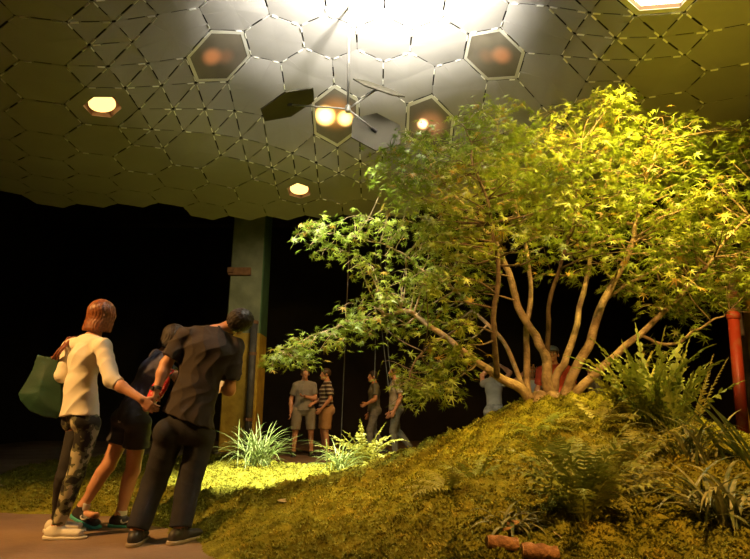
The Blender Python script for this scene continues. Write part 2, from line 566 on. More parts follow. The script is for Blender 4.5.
def cell_near(px, py):
    return int(np.argmin((cpx[:, 0] - px) ** 2 + (cpx[:, 1] - py) ** 2))


def hex_xy(c, k=1.0):
    th = np.pi / 6 + np.arange(6) * np.pi / 3
    return np.stack([c[0] + SEDGE * k * np.cos(th), c[1] + SEDGE * k * np.sin(th)], -1)


def panel(mb, corners, slot=True, mi=0):
    """one folded sheet panel with slots along its edges and clipped corners"""
    C = np.asarray(corners, float)
    cen = C.mean(0)
    k = len(C)
    pts = []
    for i in range(k):
        a, b = C[i], C[(i + 1) % k]
        e = b - a
        L = np.linalg.norm(e)
        inn = (cen[:2] - (a + b)[:2] / 2)
        perp = np.array([-e[1], e[0]]) / L
        if perp @ inn < 0: perp = -perp
        cut = 0.04 if k == 6 else 0.055
        g0, g1 = 0.0022, 0.0085
        for t, g in ((cut, g0), (0.30, g0), (0.305, g1), (0.695, g1), (0.70, g0), (1 - cut, g0)):
            q = a[:2] + e[:2] * t + perp * g
            # height on the chord plane through the corners keeps the sheet taut
            z = a[2] + e[2] * t
            pts.append((q[0], q[1], z))
    P = np.array(pts)
    n = len(P)
    top = P + [0, 0, 0.005]
    mb.add(np.vstack([P, top, [cen], [cen + [0, 0, 0.005]]]),
           [((i + 1) % n, i, 2 * n) for i in range(n)] + [(n + i, n + (i + 1) % n, 2 * n + 1) for i in range(n)] +
           [(i, (i + 1) % n, n + (i + 1) % n, n + i) for i in range(n)], mi)


lamps = [  # pixel of the fitting, kind, label
    ((104, 117), 'disc', 'glowing amber lamp set low in the dark left side of the canopy'),
    ((313, 186), 'disc', 'small glowing amber lamp in the dark rear part of the canopy above the concrete column'),
    ((650, 3), 'full', 'very bright yellow white lamp in the olive panels above the maple crown'),
    ((331, 112), 'twin', 'hexagonal copper lamp recess with two glowing bulbs beside the hanging mirrors'),
    ((219, 65), 'dim', 'brown hexagonal lamp recess with dull orange glow left of the hanging mirrors'),
    ((507, 40), 'dim', 'brown hexagonal lamp recess with dull orange glow right of the brightest panels'),
    ((440, 110), 'bulb', 'brown hexagonal lamp recess with one small round glowing bulb near the treetop'),
]
lamp_cells = {}
for (px, py), kind, lab in lamps:
    lamp_cells[cell_near(px, py)] = (kind, lab)

canopy = tag(empty('canopy', (DCX, DCY, 3.66)), 'large domed canopy of silvery hexagonal and triangular metal panels hanging over the garden', 'canopy')
tri_list, hex_list = [], []
edges = {}


def reg_edge(a, b):
    k = tuple(sorted([(round(a[0], 3), round(a[1], 3)), (round(b[0], 3), round(b[1], 3))]))
    edges[k] = (a, b)


for ci, c in enumerate(cells):
    H = hex_xy(c)
    for q in range(6):
        reg_edge(H[q], H[(q + 1) % 6])
    if ci in lamp_cells:
        continue
    r = dome_r(*c)
    P = np.array([dome_p(h) for h in H])
    if 1.0 <= r < 1.33 and not (c[0] > 1.7 and c[1] < 3.3):
        C = dome_p(c)
        for q in range(6):
            tri_list.append(np.array([P[q], P[(q + 1) % 6], C]))
            reg_edge(H[q], c)
    else:
        hex_list.append(P)


def in_view(P, pad=20):
    q = proj(P.mean(0))
    return q[2] > 0 and -pad < q[0] < 750 + pad and -pad < q[1] < 559


def emit_panels(lst, name, most):
    vis = [P for P in lst if in_view(P)]
    vis.sort(key=lambda P: proj(P.mean(0))[2])
    rest = [P for P in lst if not in_view(P)] + vis[most:]
    for P in vis[:most]:
        mb = MB()
        panel(mb, P)
        mb.build(name, M['panel'], canopy)
    if rest:
        mb = MB()
        for P in rest: panel(mb, P)
        tag(mb.build(name + 's', M['panel'], canopy), kind='stuff')


emit_panels(hex_list, 'hexagonal_panel', 100)
emit_panels(tri_list, 'triangular_panel', 100)
tabs = MB()
for a, b in edges.values():
    if dome_r(*((a + b) / 2)) > 1.75: continue
    A, B = dome_p(a), dome_p(b)
    d = B - A
    L = np.linalg.norm(d); d /= L
    n_ = dome_n(*((a + b) / 2))
    s_ = np.cross(d, n_)
    ha = rng.random() < .5
    for t in ((0.17, 0.83) if rng.random() < .55 else ((0.17,) if ha else (0.83,))):
        tabs.box(A + d * L * t + n_ * 0.006, (L * 0.17, 0.0075, 0.012), (d, s_, n_))
tag(tabs.build('joint_tabs', M['tab'], canopy), kind='stuff')

for ci, (kind, lab) in lamp_cells.items():
    c = cells[ci]
    P = np.array([dome_p(h) for h in hex_xy(c)])
    cen = P.mean(0)
    nd = dome_n(*c)
    up = -nd
    lamp = tag(empty('ceiling_lamp', cen), lab, 'ceiling lamp', group='lamps set in the canopy')
    k_in = {'disc': 0.52, 'full': 0.80}.get(kind, 0.87)
    lamp_sign = -1 if cen[0] < 0 else 1
    Pi = cen + (P - cen) * k_in
    Po = cen + (P - cen) * 0.975
    mb = MB()
    mb.add(np.vstack([Po, Pi, Po + up * .006, Pi + up * .006]),
           [(i, (i + 1) % 6, 6 + (i + 1) % 6, 6 + i) for i in range(6)] + [(12 + i, 18 + i, 18 + (i + 1) % 6, 12 + (i + 1) % 6) for i in range(6)] +
           [(i, 12 + i, 12 + (i + 1) % 6, (i + 1) % 6) for i in range(6)] + [(6 + i, 6 + (i + 1) % 6, 18 + (i + 1) % 6, 18 + i) for i in range(6)])
    mb.build('rim', M['panel'] if kind == 'disc' else M['lamp_rim'], lamp)
    depth = 0.16 if kind in ('twin', 'dim', 'bulb') else 0.10
    Pt = cen + (P - cen) * k_in * 0.9 + up * depth
    mb = MB()
    mb.add(np.vstack([Pi + up * .004, Pt]), [(i, (i + 1) % 6, 6 + (i + 1) % 6, 6 + i) for i in range(6)] + [tuple(range(6, 12))])
    mb.build('housing', M['copper'], lamp)

    def bulb(off, r, m, name='bulb'):
        ax = nrm(np.cross(nd, [0, 1, 0.2])); ay = np.cross(nd, ax)
        q = cen + ax * off[0] + ay * off[1] + up * (depth - r * 0.6)
        mb = MB()
        ring = [(0.02, -1.0), (0.5, -0.86), (0.87, -0.5), (1, 0), (0.87, 0.5), (0.5, 0.86), (0.02, 1.0)]
        nn = 14
        th = np.arange(nn) * 2 * np.pi / nn
        V = np.concatenate([q + r * rr * (np.cos(th)[:, None] * ax + np.sin(th)[:, None] * ay) + nd * r * zz for rr, zz in ring])
        mb.add(V, [(i * nn + j, i * nn + (j + 1) % nn, (i + 1) * nn + (j + 1) % nn, (i + 1) * nn + j) for i in range(6) for j in range(nn)])
        mb.build(name, m, lamp, smooth=True)

    if kind in ('disc', 'full'):
        k = 0.60 if kind == 'disc' else 0.78
        Pd = cen + (P - cen) * k
        if kind == 'disc':
            th_ = np.arange(24) * np.pi / 12
            ax_ = nrm(np.cross(nd, [0, 1, 0])); ay_ = np.cross(nd, ax_)
            Pd = cen + .125 * (np.cos(th_)[:, None] * ax_ + np.sin(th_)[:, None] * ay_)
        mb = MB()
        mb.prism(Pd + up * .035, Pd + up * .055)
        mb.build('diffuser', M['lamp_hot'] if kind == 'disc' else M['lamp_white'], lamp)
    else:
        mb = MB(); mb.prism(Pi + up * .006, Pi + up * .012)
        g_ = {'twin': [(-.13, -.02, .16, 7, (1, .62, .16)), (.11, .03, .13, 5, (1, .6, .16)), (0, -.05, .28, .5, (1, .35, .05))],
              'bulb': [(-.09, -.02, .095, 6, (1, .62, .28)), (.0, 0, .26, .35, (1, .35, .12))],
              'dim': [(lamp_sign * .08, -.03, .15, .42, (1, .30, .08)), (lamp_sign * -.07, .03, .14, .12, (1, .30, .10))]}[kind]
        mb.build('diffuser', glow_pane('smoked_' + kind, g_), lamp)

# ---------------------------------------------------------------- hanging mirrors
hub = at(348, 109, 4.22)
mob = tag(empty('mirror_mobile', hub), 'three hexagonal mirrors on thin arms hanging from a white rod under the dome', 'hanging mirror')
mb = MB(); mb.tube([hub, [hub[0], hub[1], dome_z(hub[0], hub[1]) - 0.002]], 0.011, 10); mb.build('rod', M['steel'], mob, smooth=True)
mb = MB(); mb.tube([hub - [0, 0, .03], hub + [0, 0, .03]], 0.026, 12); mb.build('hub', M['steel'], mob)


def hexplate(c, a, b, R, m):
    th = np.arange(6) * np.pi / 3
    a, b = nrm(a), nrm(b)
    n_ = nrm(np.cross(a, b))
    P = c + R * (np.cos(th)[:, None] * a + np.sin(th)[:, None] * b)
    mb = MB(); mb.prism(P - n_ * 0.006, P + n_ * 0.006)
    return mb.build('mirror', m, mob)


c1 = np.array([-0.846, 4.5, 3.747]); hexplate(c1, (-0.743, -0.485, -0.462), (0.527, -0.849, 0.043), 0.311, M['mirror_back'])
c2 = np.array([0.012, 4.3, 3.34]) + np.array([0.0, 0, 0.0]); hexplate(c2, (-0.846, 0.045, 0.531), (0.506, 0.379, 0.775), 0.261, M['mirror_back'])
e0, e1 = at(353, 79, 4.35), at(405, 97, 4.35)
c3 = (e0 + e1) / 2
vw = nrm(c3 - np.array([0, 0, EYE]))
hexplate(c3, e1 - e0, vw + np.cross(nrm(e1 - e0), vw) * 0.10, np.linalg.norm(e1 - e0) / 2, M['mirror_back'])
for c_ in (c1, c2, c3):
    c_ = c_ - nrm(c_ - np.array([0, 0, EYE])) * .02
    mb = MB(); mb.tube([hub, c_], 0.008, 8); mb.build('arm', M['steel'], mob, smooth=True)
    mb = MB(); d_ = nrm(c_ - hub); mb.tube([c_ - d_ * .05, c_], 0.016, 8); mb.build('bracket', M['pipe_grey'], mob)

# ================================================================ COLUMNS, PIPES, POSTS
cb = atz(217, 459, 0.0)
W_ = 0.66
X0, Y0 = cb[0], cb[1]
ztop = 7.0
zs = at(240, 333, Y0)[2]
col = tag(empty('concrete_column', (X0 + W_ / 2, Y0 + W_ / 2, 0)), 'tall square column painted yellow below and green above, standing behind the bending man', 'column')


def chamfer_shaft(name, x0, y0, w, z0, z1, mats, parent, ch=0.02, lean=0.0):
    x1, y1 = x0 + w, y0 + w
    ring = [(x0 + ch, y0), (x1 - ch, y0), (x1, y0 + ch), (x1, y1 - ch), (x1 - ch, y1), (x0 + ch, y1), (x0, y1 - ch), (x0, y0 + ch)]
    mb = MB()
    V = [(x + lean * z0, y, z0) for x, y in ring] + [(x + lean * z1, y, z1) for x, y in ring]
    for i in range(8):
        pass
    mb.v.append(np.array(V, float)); mb.n = 16
    for i in range(8):
        mb.f.append([i, (i + 1) % 8, 8 + (i + 1) % 8, 8 + i]); mb.mi.append(0 if i in (0, 7) else (1 if len(mats) > 1 else 0))
    mb.f.append(list(range(7, -1, -1))); mb.mi.append(0)
    mb.f.append(list(range(8, 16))); mb.mi.append(0)
    return mb.build(name, mats[0], parent, mats=mats)


tag(chamfer_shaft('lower_shaft', X0, Y0, W_, 0, zs, [M['yellow_paint']], col), 'yellow painted lower part')
tag(chamfer_shaft('upper_shaft', X0, Y0, W_, zs, ztop, [M['greygreen_paint'], M['green_paint']], col), 'green painted upper part')
chamfer_shaft('plinth', X0 - .05, Y0 - .05, W_ + .1, 0, 0.12, [M['grey_wood']], col)
zb = at(238, 272, Y0)[2]
mb = MB(); mb.box((X0 + .20, Y0 - .03, zb), (0.44, 0.09, 0.15)); mb.box((X0 + .03, Y0 - .05, zb + .02), (0.12, 0.12, 0.10)); mb.build('bracket', M['rust'], col)
px_ = X0 + W_ - 0.03
pipe = tag(empty('drain_pipe', (px_ - .06, Y0 - 0.13, 0)), 'dark grey vertical pipe running up the yellow front of the square column', 'pipe')
ztp = at(245, 322, Y0)[2]
mb = MB(); mb.tube([(px_ - .06, Y0 - .13, 0), (px_ - .06, Y0 - .13, ztp)], 0.066, 14); mb.build('tube', M['pipe_grey'], pipe, smooth=True)
for z in (0.7, 1.9, ztp - .03):
    mb = MB(); mb.tube([(px_ - .06, Y0 - .13, z - .03), (px_ - .06, Y0 - .13, z + .03)], 0.079, 14)
    mb.build('collar', M['rust'], pipe)

b_, t_ = at(746, 466, 7.6), at(733.5, 318, 7.6)
d_ = nrm(t_ - b_)
b0 = b_ - d_ * (b_[2] / d_[2])
rp = tag(empty('standpipe', b0), 'thick red painted standpipe leaning slightly beside the yellow post', 'pipe')
mb = MB(); mb.tube([b0, t_], 0.074, 18); mb.build('tube', M['pipe_red'], rp, smooth=True)
mb = MB(); mb.tube([t_ - d_ * .02, t_ + d_ * .05, t_ + d_ * .10, t_ + d_ * .14], [0.09, 0.09, 0.065, 0.02], 18); mb.build('cap', M['pipe_red'], rp, smooth=True)
w_ = at(744.5, 452, 7.6); mb = MB(); mb.tube([w_ - d_ * .05, w_ + d_ * .05], 0.083, 18); tag(mb.build('band', M['white_cloth'], rp), 'worn pale band')
cb_, ct_ = at(745.5, 440, 9.2), at(742.0, 300, 9.2)
ln_ = (ct_[0] - cb_[0]) / (ct_[2] - cb_[2])
cx_ = cb_ - (ct_ - cb_) * (cb_[2] / (ct_[2] - cb_[2]))
post = tag(empty('painted_post', (cx_[0] + .3, 8.9, 0)), 'leaning yellow and grey painted post at the right edge behind the red standpipe', 'post')
zz = at(745, 280, 8.6)[2]
chamfer_shaft('lower_shaft', cx_[0], 8.6, 0.6, 0, zz, [M['yellow_paint']], post, lean=ln_)
chamfer_shaft('upper_shaft', cx_[0], 8.6, 0.6, zz, 7.0, [M['grey_wood']], post, lean=ln_)
q = at(737.5, 318, 8.3)
cd = tag(empty('conduit', (q[0], q[1], 0)), 'slim grey conduit rising behind the red standpipe', 'pipe')
mb = MB(); mb.tube([(q[0], q[1], 0), (q[0], q[1], 7.0)], 0.07, 12); mb.build('tube', M['grey_wood'], cd, smooth=True)
mb = MB(); mb.tube([(q[0], q[1], q[2] + .3), (q[0], q[1], q[2] + .42)], 0.085, 12); mb.build('collar', M['rust'], cd)

sp = at(736, 466, 5.6); sp[2] = float(ground(sp[0], sp[1], False))
mb = MB(); mb.box((sp[0], sp[1], sp[2] + .12), (0.085, 0.085, 0.36)); mb.prism(np.array([[sp[0] + i * .0425, sp[1] + j * .0425, sp[2] + .30] for i, j in ((-1, -1), (1, -1), (1, 1), (-1, 1))]),
                                                                          np.array([[sp[0] + i * .02, sp[1] + j * .02, sp[2] + .325] for i, j in ((-1, -1), (1, -1), (1, 1), (-1, 1))]))
tag(mb.build('marker_post', M['grey_wood'], base=sp), 'short square grey post in front of the red standpipe', 'post')

for k, (xa, ya, xb, yb, Y) in enumerate([(345, 345, 341, 440, 8.5), (375.5, 330, 374.5, 392, 7.9), (382, 332, 389, 391, 7.9), (386.5, 332, 392, 391, 7.9)]):
    a, b = at(xa, ya, Y), at(xb, yb, Y)
    d = nrm(b - a)
    top = a - d * ((6.99 - a[2]) / -d[2]) if k == 0 else np.array([a[0] + (a[0] - b[0]) * .6, a[1], 6.99])
    pts = [top, a, b] if k else [top, b]
    mb = MB(); mb.tube(pts, 0.006, 6)
    lab = ['long pale cord hanging to the ground behind the striped shirt man', 'leftmost of three thin cords hanging between the two young men in profile',
           'middle one of three thin cords hanging between the two young men in profile', 'rightmost of three thin cords hanging between the two young men in profile'][k]
    tag(mb.build('hanging_cord', M['cord'], base=b), lab, 'cord', group='cords hanging in the dark')

# faint ceiling boards and beams beyond the canopy
for k, (px0, py0, px1, py1, Y) in enumerate([(0, 165, 150, 190, 11.5), (0, 240, 200, 215, 14.5)]):
    a, b = at(px0, py0, Y), at(px1, py1, Y)
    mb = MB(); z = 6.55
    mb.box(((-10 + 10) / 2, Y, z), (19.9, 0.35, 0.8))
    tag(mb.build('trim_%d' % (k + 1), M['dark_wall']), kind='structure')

# ================================================================ THE MAPLE
tree_base = np.array([*at(548, 412, 4.42)[:2], 0.0])
tree_base[2] = float(ground(tree_base[0], tree_base[1], False)) - 0.03
tree = tag(empty('maple_tree', tree_base), 'spreading many stemmed maple with star shaped leaves growing on the moss mound', 'tree')
TY = tree_base[1]
# limbs: (pixel x, pixel y, depth offset from the trunk, radius)
limbs = [
    ([(538, 414, 0, .050), (522, 390, -.05, .042), (494, 374, -.1, .033), (464, 352, -.1, .028), (434, 328, -.1, .024), (405, 312, -.05, .018), (375, 318, .1, .011), (345, 322, .2, .008), (312, 336, .25, .006), (285, 350, .3, .004)], 0),
    ([(553, 410, .05, .055), (548, 388, .0, .046), (546, 359, 0, .040), (534, 332, .05, .036), (516, 301, .1, .032), (507, 265, .1, .028), (483, 229, .05, .020), (447, 184, 0, .013), (425, 155, -.05, .007), (408, 140, -.1, .004)], 0),
    ([(532, 410, .1, .040), (527, 381, .15, .032), (527, 336, .2, .026), (530, 280, .3, .020), (520, 215, .35, .014), (505, 160, .35, .009), (498, 120, .3, .005)], 0),
    ([(551, 405, .12, .042), (557, 377, .2, .036), (569, 352, .25, .031), (582, 300, .35, .025), (590, 258, .4, .020), (602, 205, .4, .014), (612, 150, .3, .008), (618, 118, .2, .004)], 0),
    ([(562, 410, 0, .050), (567, 388, -.05, .042), (590, 340, -.1, .036), (603, 301, -.1, .031), (628, 254, -.15, .026), (639, 216, -.2, .018), (650, 165, -.25, .011), (664, 130, -.3, .005)], 0),
    ([(570, 410, -.05, .046), (580, 388, -.15, .036), (602, 368, -.2, .032), (632, 341, -.25, .026), (684, 290, -.3, .018), (733, 232, -.35, .011), (765, 205, -.4, .006)], 0),
    ([(497, 377, -.12, .026), (494, 345, -.35, .023), (494, 314, -.45, .021), (497, 265, -.55, .018), (487, 207, -.6, .013), (470, 150, -.6, .008), (462, 125, -.6, .004)], 1),
    ([(524, 392, .05, .024), (505, 345, .3, .020), (474, 310, .45, .016), (447, 285, .5, .013), (420, 266, .45, .010), (385, 245, .3, .007), (345, 236, .2, .005), (322, 232, .2, .003)], 0),
    ([(547, 360, .05, .022), (550, 305, -.2, .018), (563, 255, -.35, .014), (577, 200, -.45, .010), (580, 140, -.5, .005)], 1),
    ([(603, 301, -.08, .016), (640, 277, .1, .013), (675, 258, .25, .010), (720, 248, .35, .006), (760, 240, .4, .004)], 0),
    ([(640, 335, -.25, .014), (670, 345, -.4, .011), (705, 325, -.5, .008), (735, 310, -.55, .004)], 0),
    ([(447, 336, -.1, .015), (425, 350, -.3, .010), (410, 372, -.45, .006), (402, 388, -.5, .003)], 1),
]


def limb_pt(q):
    p = at(q[0], q[1], TY + q[2])
    return np.array([p[0], p[1], p[2], q[3]])


mb = MB()
gb = float(ground(tree_base[0], tree_base[1]))
for ang in np.arange(5) * 1.2566:
    d = np.array([math.cos(ang), math.sin(ang), 0])
    q = tree_base + d * 0.21
    q[2] = float(ground(q[0], q[1])) - 0.05
    mb.tube(spline([q, tree_base + d * .11 + [0, 0, .03], tree_base + d * .05 + [0, 0, .09]], 4), [.03, .04, .05, .055, .06, .06, .06, .06, .055][:9], 8)
mb.tube([tree_base - [0, 0, .08], tree_base + [0, 0, .03], tree_base + [0, 0, .075]], [.14, .12, .07], 14)
mb.build('trunk', M['bark'], tree, smooth=True)

limb_mb, limb_line = [], []
for pts, dk in limbs:
    L4 = spline([limb_pt(q) for q in pts], 7)
    w = np.stack([vnoise(np.arange(len(L4)) * .45 + 9 * len(limb_mb), np.full(len(L4), k * 7.3)) - .5 for k in range(3)], -1)
    L4[:, :3] += w * 0.055 * np.linspace(0.2, 1, len(L4))[:, None]
    m_ = MB()
    m_.tube(L4[:, :3], L4[:, 3] * (1 + .1 * (vnoise(np.arange(len(L4)) * .9, np.full(len(L4), 3.0)) - .5)), 9)
    limb_mb.append(m_); limb_line.append(L4)
allp = np.concatenate([np.c_[l, np.full(len(l), i)] for i, l in enumerate(limb_line)])

CROWN = [(262, 362), (284, 338), (312, 330), (338, 318), (352, 296), (380, 282), (352, 276), (318, 254), (302, 232), (322, 208), (350, 212), (372, 214), (388, 198), (366, 172),
         (372, 146), (402, 130), (440, 122), (470, 104), (508, 98), (540, 108), (560, 104), (585, 92), (612, 92), (640, 112), (680, 106), (705, 128), (735, 122), (770, 128), (770, 300), (735, 300), (700, 318),
         (655, 318), (640, 300), (600, 292), (560, 282), (500, 262), (480, 300), (470, 330), (475, 352), (462, 372), (452, 396), (430, 402), (408, 398), (415, 372), (430, 350), (418, 332), (384, 338), (350, 340), (320, 350), (300, 372), (280, 366)]
pads = []
tries = 0
while len(pads) < 560 and tries < 20000:
    tries += 1
    px, py = rng.uniform(262, 770), rng.uniform(92, 402)
    sd = float(poly_sd(np.array(px), np.array(py), CROWN))
    if sd < 3: continue
    # the middle of the crown is opener, the stems show there
    if 500 < px < 650 and py > 235 and rng.random() < .62: continue
    lim = 10
    dz = rng.uniform(-.85, .95)
    if px < 420: dz = rng.uniform(-.35, .35)
    if py < 150: dz = rng.uniform(-.75, .15)
    if sd < 25: dz *= .7
    if any((px - q[0]) ** 2 + (py - q[1]) ** 2 < lim ** 2 and abs(dz - q[2]) < .4 for q in pads): continue
    pads.append((px, py, dz))
extra = [(283, 353, .3), (275, 360, .3), (298, 338, .28), (310, 362, .3), (322, 333, .2), (303, 232, .15), (315, 222, .15), (312, 243, .15), (395, 362, -.3), (345, 305, .3), (622, 96, -.2), (600, 96, -.2),
         (660, 345, -.3), (690, 330, -.4), (410, 392, -.5), (420, 385, -.45), (400, 378, -.5), (392, 300, -.1), (405, 325, 0), (365, 318, .1)]
pads += extra
leafC, leafU, leafS, leafL, leafR = [], [], [], [], []
for px, py, dz in pads:
    c = at(px, py, TY + dz)
    if c[2] > dome_z(c[0], c[1]) - 0.12:
        c[2] = dome_z(c[0], c[1]) - 0.14
    # twig from the nearest limb, growing outward
    dd = np.linalg.norm(allp[:, :3] - c, axis=1) + 0.5 * np.maximum(0, allp[:, 2] - c[2] + .05) + 2.0 * np.maximum(0, allp[:, 3] - .03)
    k = int(np.argmin(dd)); li = int(allp[k, 4])
    a = allp[k, :3]; ra = min(allp[k, 3] * .7, .010)
    midp = (a + c) / 2 + rng.normal(0, .05, 3) * np.linalg.norm(c - a) + [0, 0, -.03 * np.linalg.norm(c - a)]
    T = spline([a, midp, c], 5)
    limb_mb[li].tube(T, np.linspace(ra, .0022, len(T)), 5)
    out = nrm(c - a) if np.linalg.norm(c - a) > .02 else nrm(rng.normal(size=3))
    nl = int(rng.integers(17, 27))
    if px < 420: nl = int(rng.integers(14, 21))
    if py > 235 and 480 < px < 650: nl = 16
    ang = rng.random(nl) * 6.283
    rr = np.sqrt(rng.random(nl)) * rng.uniform(.13, .21)
    off = np.stack([rr * np.cos(ang), rr * np.sin(ang), rng.normal(0, .045, nl) - .25 * rr], -1)
    for o_ in off[:3]:
        limb_mb[li].tube([c, c + o_ * .5 + [0, 0, .01], c + o_], [.0024, .002, .0014], 4, cap=False)
    leafC.append(c + off)
    tilt = rng.uniform(.1, 1.3, nl)
    az = ang + rng.normal(0, .8, nl)
    U = np.stack([np.sin(tilt) * np.cos(az), np.sin(tilt) * np.sin(az), np.cos(tilt)], -1)   # leaf normals lean outward
    leafU.append(U); leafS.append(rng.uniform(.046, .074, nl)); leafL.append(np.full(nl, li))
    leafR.append((rng.random(nl) < (.5 if (abs(px - 510) < 22 and abs(py - 250) < 16) else .035)))
leafC, leafU, leafS, leafL, leafR = map(np.concatenate, (leafC, leafU, leafS, leafL, leafR))
okl = leafC[:, 2] < dome_z(leafC[:, 0], leafC[:, 1]) - .07
leafC, leafU, leafS, leafL, leafR = leafC[okl], leafU[okl], leafS[okl], leafL[okl], leafR[okl]

lob = [(-2.35, .42), (-2.0, .20), (-1.55, .74), (-1.14, .22), (-.74, .98), (-.37, .27), (0, 1.15), (.37, .27), (.74, .98), (1.14, .22), (1.55, .74), (2.0, .20), (2.35, .42), (2.75, .12)]
lob = lob + [(3.53, .12)]
tmpl = np.array([(0, 0, 0.05)] + [(r * math.cos(a), r * math.sin(a), -.16 * r * r) for a, r in lob])
nt_ = len(lob)
tf = np.array([(0, i + 1, (i + 1) % nt_ + 1) for i in range(nt_)])


def leaves_mesh(name, sel, m, parent):
    if sel.sum() == 0: return
    C, U, S = leafC[sel], leafU[sel], leafS[sel]
    n = len(C)
    r = rng.normal(size=(n, 3))
    X = r - U * (r * U).sum(1)[:, None]; X /= np.linalg.norm(X, axis=1)[:, None]
    Y = np.cross(U, X)
    V = C[:, None] + S[:, None, None] * (tmpl[None, :, 0:1] * X[:, None] + tmpl[None, :, 1:2] * Y[:, None] + tmpl[None, :, 2:3] * U[:, None])
    Fc = (np.arange(n)[:, None, None] * len(tmpl) + tf[None]).reshape(-1, 3)
    o = link(name, V.reshape(-1, 3), Fc, m, parent, smooth=False)
    return o


for i, m_ in enumerate(limb_mb):
    br = m_.build('branch', M['bark_shaded'] if limbs[i][1] else M['bark'], tree, smooth=True)
    leaves_mesh('foliage', (leafL == i) & ~leafR, M['leaf'], br)
    o = leaves_mesh('young_foliage', (leafL == i) & leafR, M['leaf_red'], br)
    if o: tag(o, 'small reddish gold young leaves')
# ================================================================ FERNS AND GRASSES
def frond(mb, base, az, length, rise, droop, wid, n=18, curl=0.0, taper=1.0, sag=0.25, lw=.42, jit=0.0):
    """one pinnate frond: a curved stem with paired, narrow leaflets"""
    d = np.array([math.cos(az), math.sin(az), 0.0])
    s = np.array([-math.sin(az), math.cos(az), 0.0])
    t = np.linspace(0, 1, n + 3)
    el = rise - droop * t ** 1.4
    step = length / (n + 2)
    P = [np.asarray(base, float)]
    for k in range(1, len(t)):
        P.append(P[-1] + step * (d * math.cos(el[k]) + s * curl * t[k] * .5 + np.array([0, 0, math.sin(el[k])])))
    P = np.array(P)
    mb.tube(P, np.linspace(.0035, .001, len(P)), 4, cap=False)
    V, Fc = [], []
    for k in range(3, n + 2):
        T = nrm(P[k + 1 if k + 1 < len(P) else k] - P[k - 1])
        up = nrm(np.cross(T, s)); up = up if up[2] > 0 else -up
        u = (k - 2) / n
        L = wid * (math.sin(math.pi * min(1, .22 + .80 * u) ** taper) ** .8 * (1 - .25 * u) + .05)
        for sg in (-1, 1):
            dr = nrm(s * sg + T * .45 - up * sag + rng.normal(0, 1, 3) * jit)
            w = T * step * lw
            Lk = L; L = L * (1 + rng.normal(0, .4) * jit)
            b = P[k]
            V += [b - w * .8, b + dr * L * .5 - w * .7 + up * .004, b + dr * L, b + dr * L * .5 + w * .9 + up * .004, b + w * .8]
            q = len(V) - 5
            Fc += [(q, q + 1, q + 3, q + 4), (q + 1, q + 2, q + 3)]
            L = Lk
    mb.add(V, Fc)


def fern(pos, nf, length, wid, label, m, rise=(.7, 1.3), droop=(.8, 1.5), az=None, n=18, group='ferns on the mossy mound', lw=.42, jit=.12):
    t = tag(empty('fern', pos), label, 'fern', group=group)
    for k in range(nf):
        a = (2 * math.pi * k / nf + rng.normal(0, .25)) if az is None else rng.uniform(*az)
        mb = MB()
        frond(mb, pos + np.array([math.cos(a), math.sin(a), 0]) * .02 - [0, 0, .02], a, length * rng.uniform(.7, 1.12), rng.uniform(*rise), rng.uniform(*droop), wid * rng.uniform(.8, 1.15), n, lw=lw, jit=jit)
        mb.build('frond', m, t)
    return t


def blades(name, pos, nb, length, width, label, cat, m, rise=(.6, 1.4), droop=(1.0, 2.2), spread=.06, group=None, az=(0, 6.283)):
    mb = MB()
    for k in range(nb):
        a = rng.uniform(*az)
        d = np.array([math.cos(a), math.sin(a), 0]); s = np.array([-math.sin(a), math.cos(a), 0])
        L = length * rng.uniform(.55, 1.1)
        el0, dr = rng.uniform(*rise), rng.uniform(*droop)
        p = pos + np.array([rng.normal(0, spread), rng.normal(0, spread), -.02])
        V = []; ns = 8
        for j in range(ns + 1):
            t = j / ns
            w = width * (.55 + .9 * t - 1.45 * t ** 3) * .5 + .0006
            V += [p - s * w + [0, 0, w * .4], p, p + s * w + [0, 0, w * .4]]
            e = el0 - dr * t ** 1.3
            p = p + L / ns * (d * math.cos(e) + np.array([0, 0, math.sin(e)]))
        mb.add(V, [(j * 3 + i, j * 3 + i + 1, j * 3 + i + 4, j * 3 + i + 3) for j in range(ns) for i in range(2)])
    return tag(mb.build(name, m, base=pos), label, cat, group=group)


fern(ground_px(585, 520), 30, .50, .066, 'tall full fern clump in front of the maple trunk beside the cut logs', M['fern_mid'], rise=(.7, 1.55), droop=(.4, 1.6), n=19, lw=.40, jit=.3)
fern(ground_px(606, 500), 16, .44, .062, 'gold green fern right behind the tallest fern clump', M['fern_gold'], rise=(.6, 1.35), droop=(.7, 1.6), n=17, lw=.45, jit=.3)
fern(ground_px(556, 470), 8, .30, .07, 'slender fern with lacy fronds between the trunk and the tallest fern clump', M['fern'], rise=(.6, 1.3), droop=(.6, 1.4), n=18)
fern(ground_px(450, 487), 8, .30, .055, 'low wide fern lying on the moss slope left of the trunk', M['fern_gold'], rise=(.3, .9), droop=(.5, 1.2), n=18)
fern(ground_px(474, 478), 5, .26, .05, 'small fern leaning right on the moss slope left of the trunk', M['fern'], rise=(.5, 1.1), droop=(.5, 1.2), n=16)
fern(ground_px(365, 464), 40, .62, .075, 'bright sunlit fern at the foot of the mound in front of the young men', M['fern_gold'], rise=(.5, 1.4), droop=(.2, 1.5), n=17, lw=.5, jit=.35)
fern(at(446, 450, 6.4), 9, .34, .08, 'dark fern peeping over the moss ridge left of the trunk', M['fern_dark'], rise=(.3, 1.2), droop=(.5, 1.4), n=16).location.z = float(ground(at(446, 450, 6.4)[0], 6.4, False))
fern(ground_px(632, 505), 3, .33, .06, 'single arching pale fern frond on the moss right of the tallest clump', M['fern_gold'], rise=(.6, .9), droop=(.6, 1.0), az=(.1, .9), n=18)
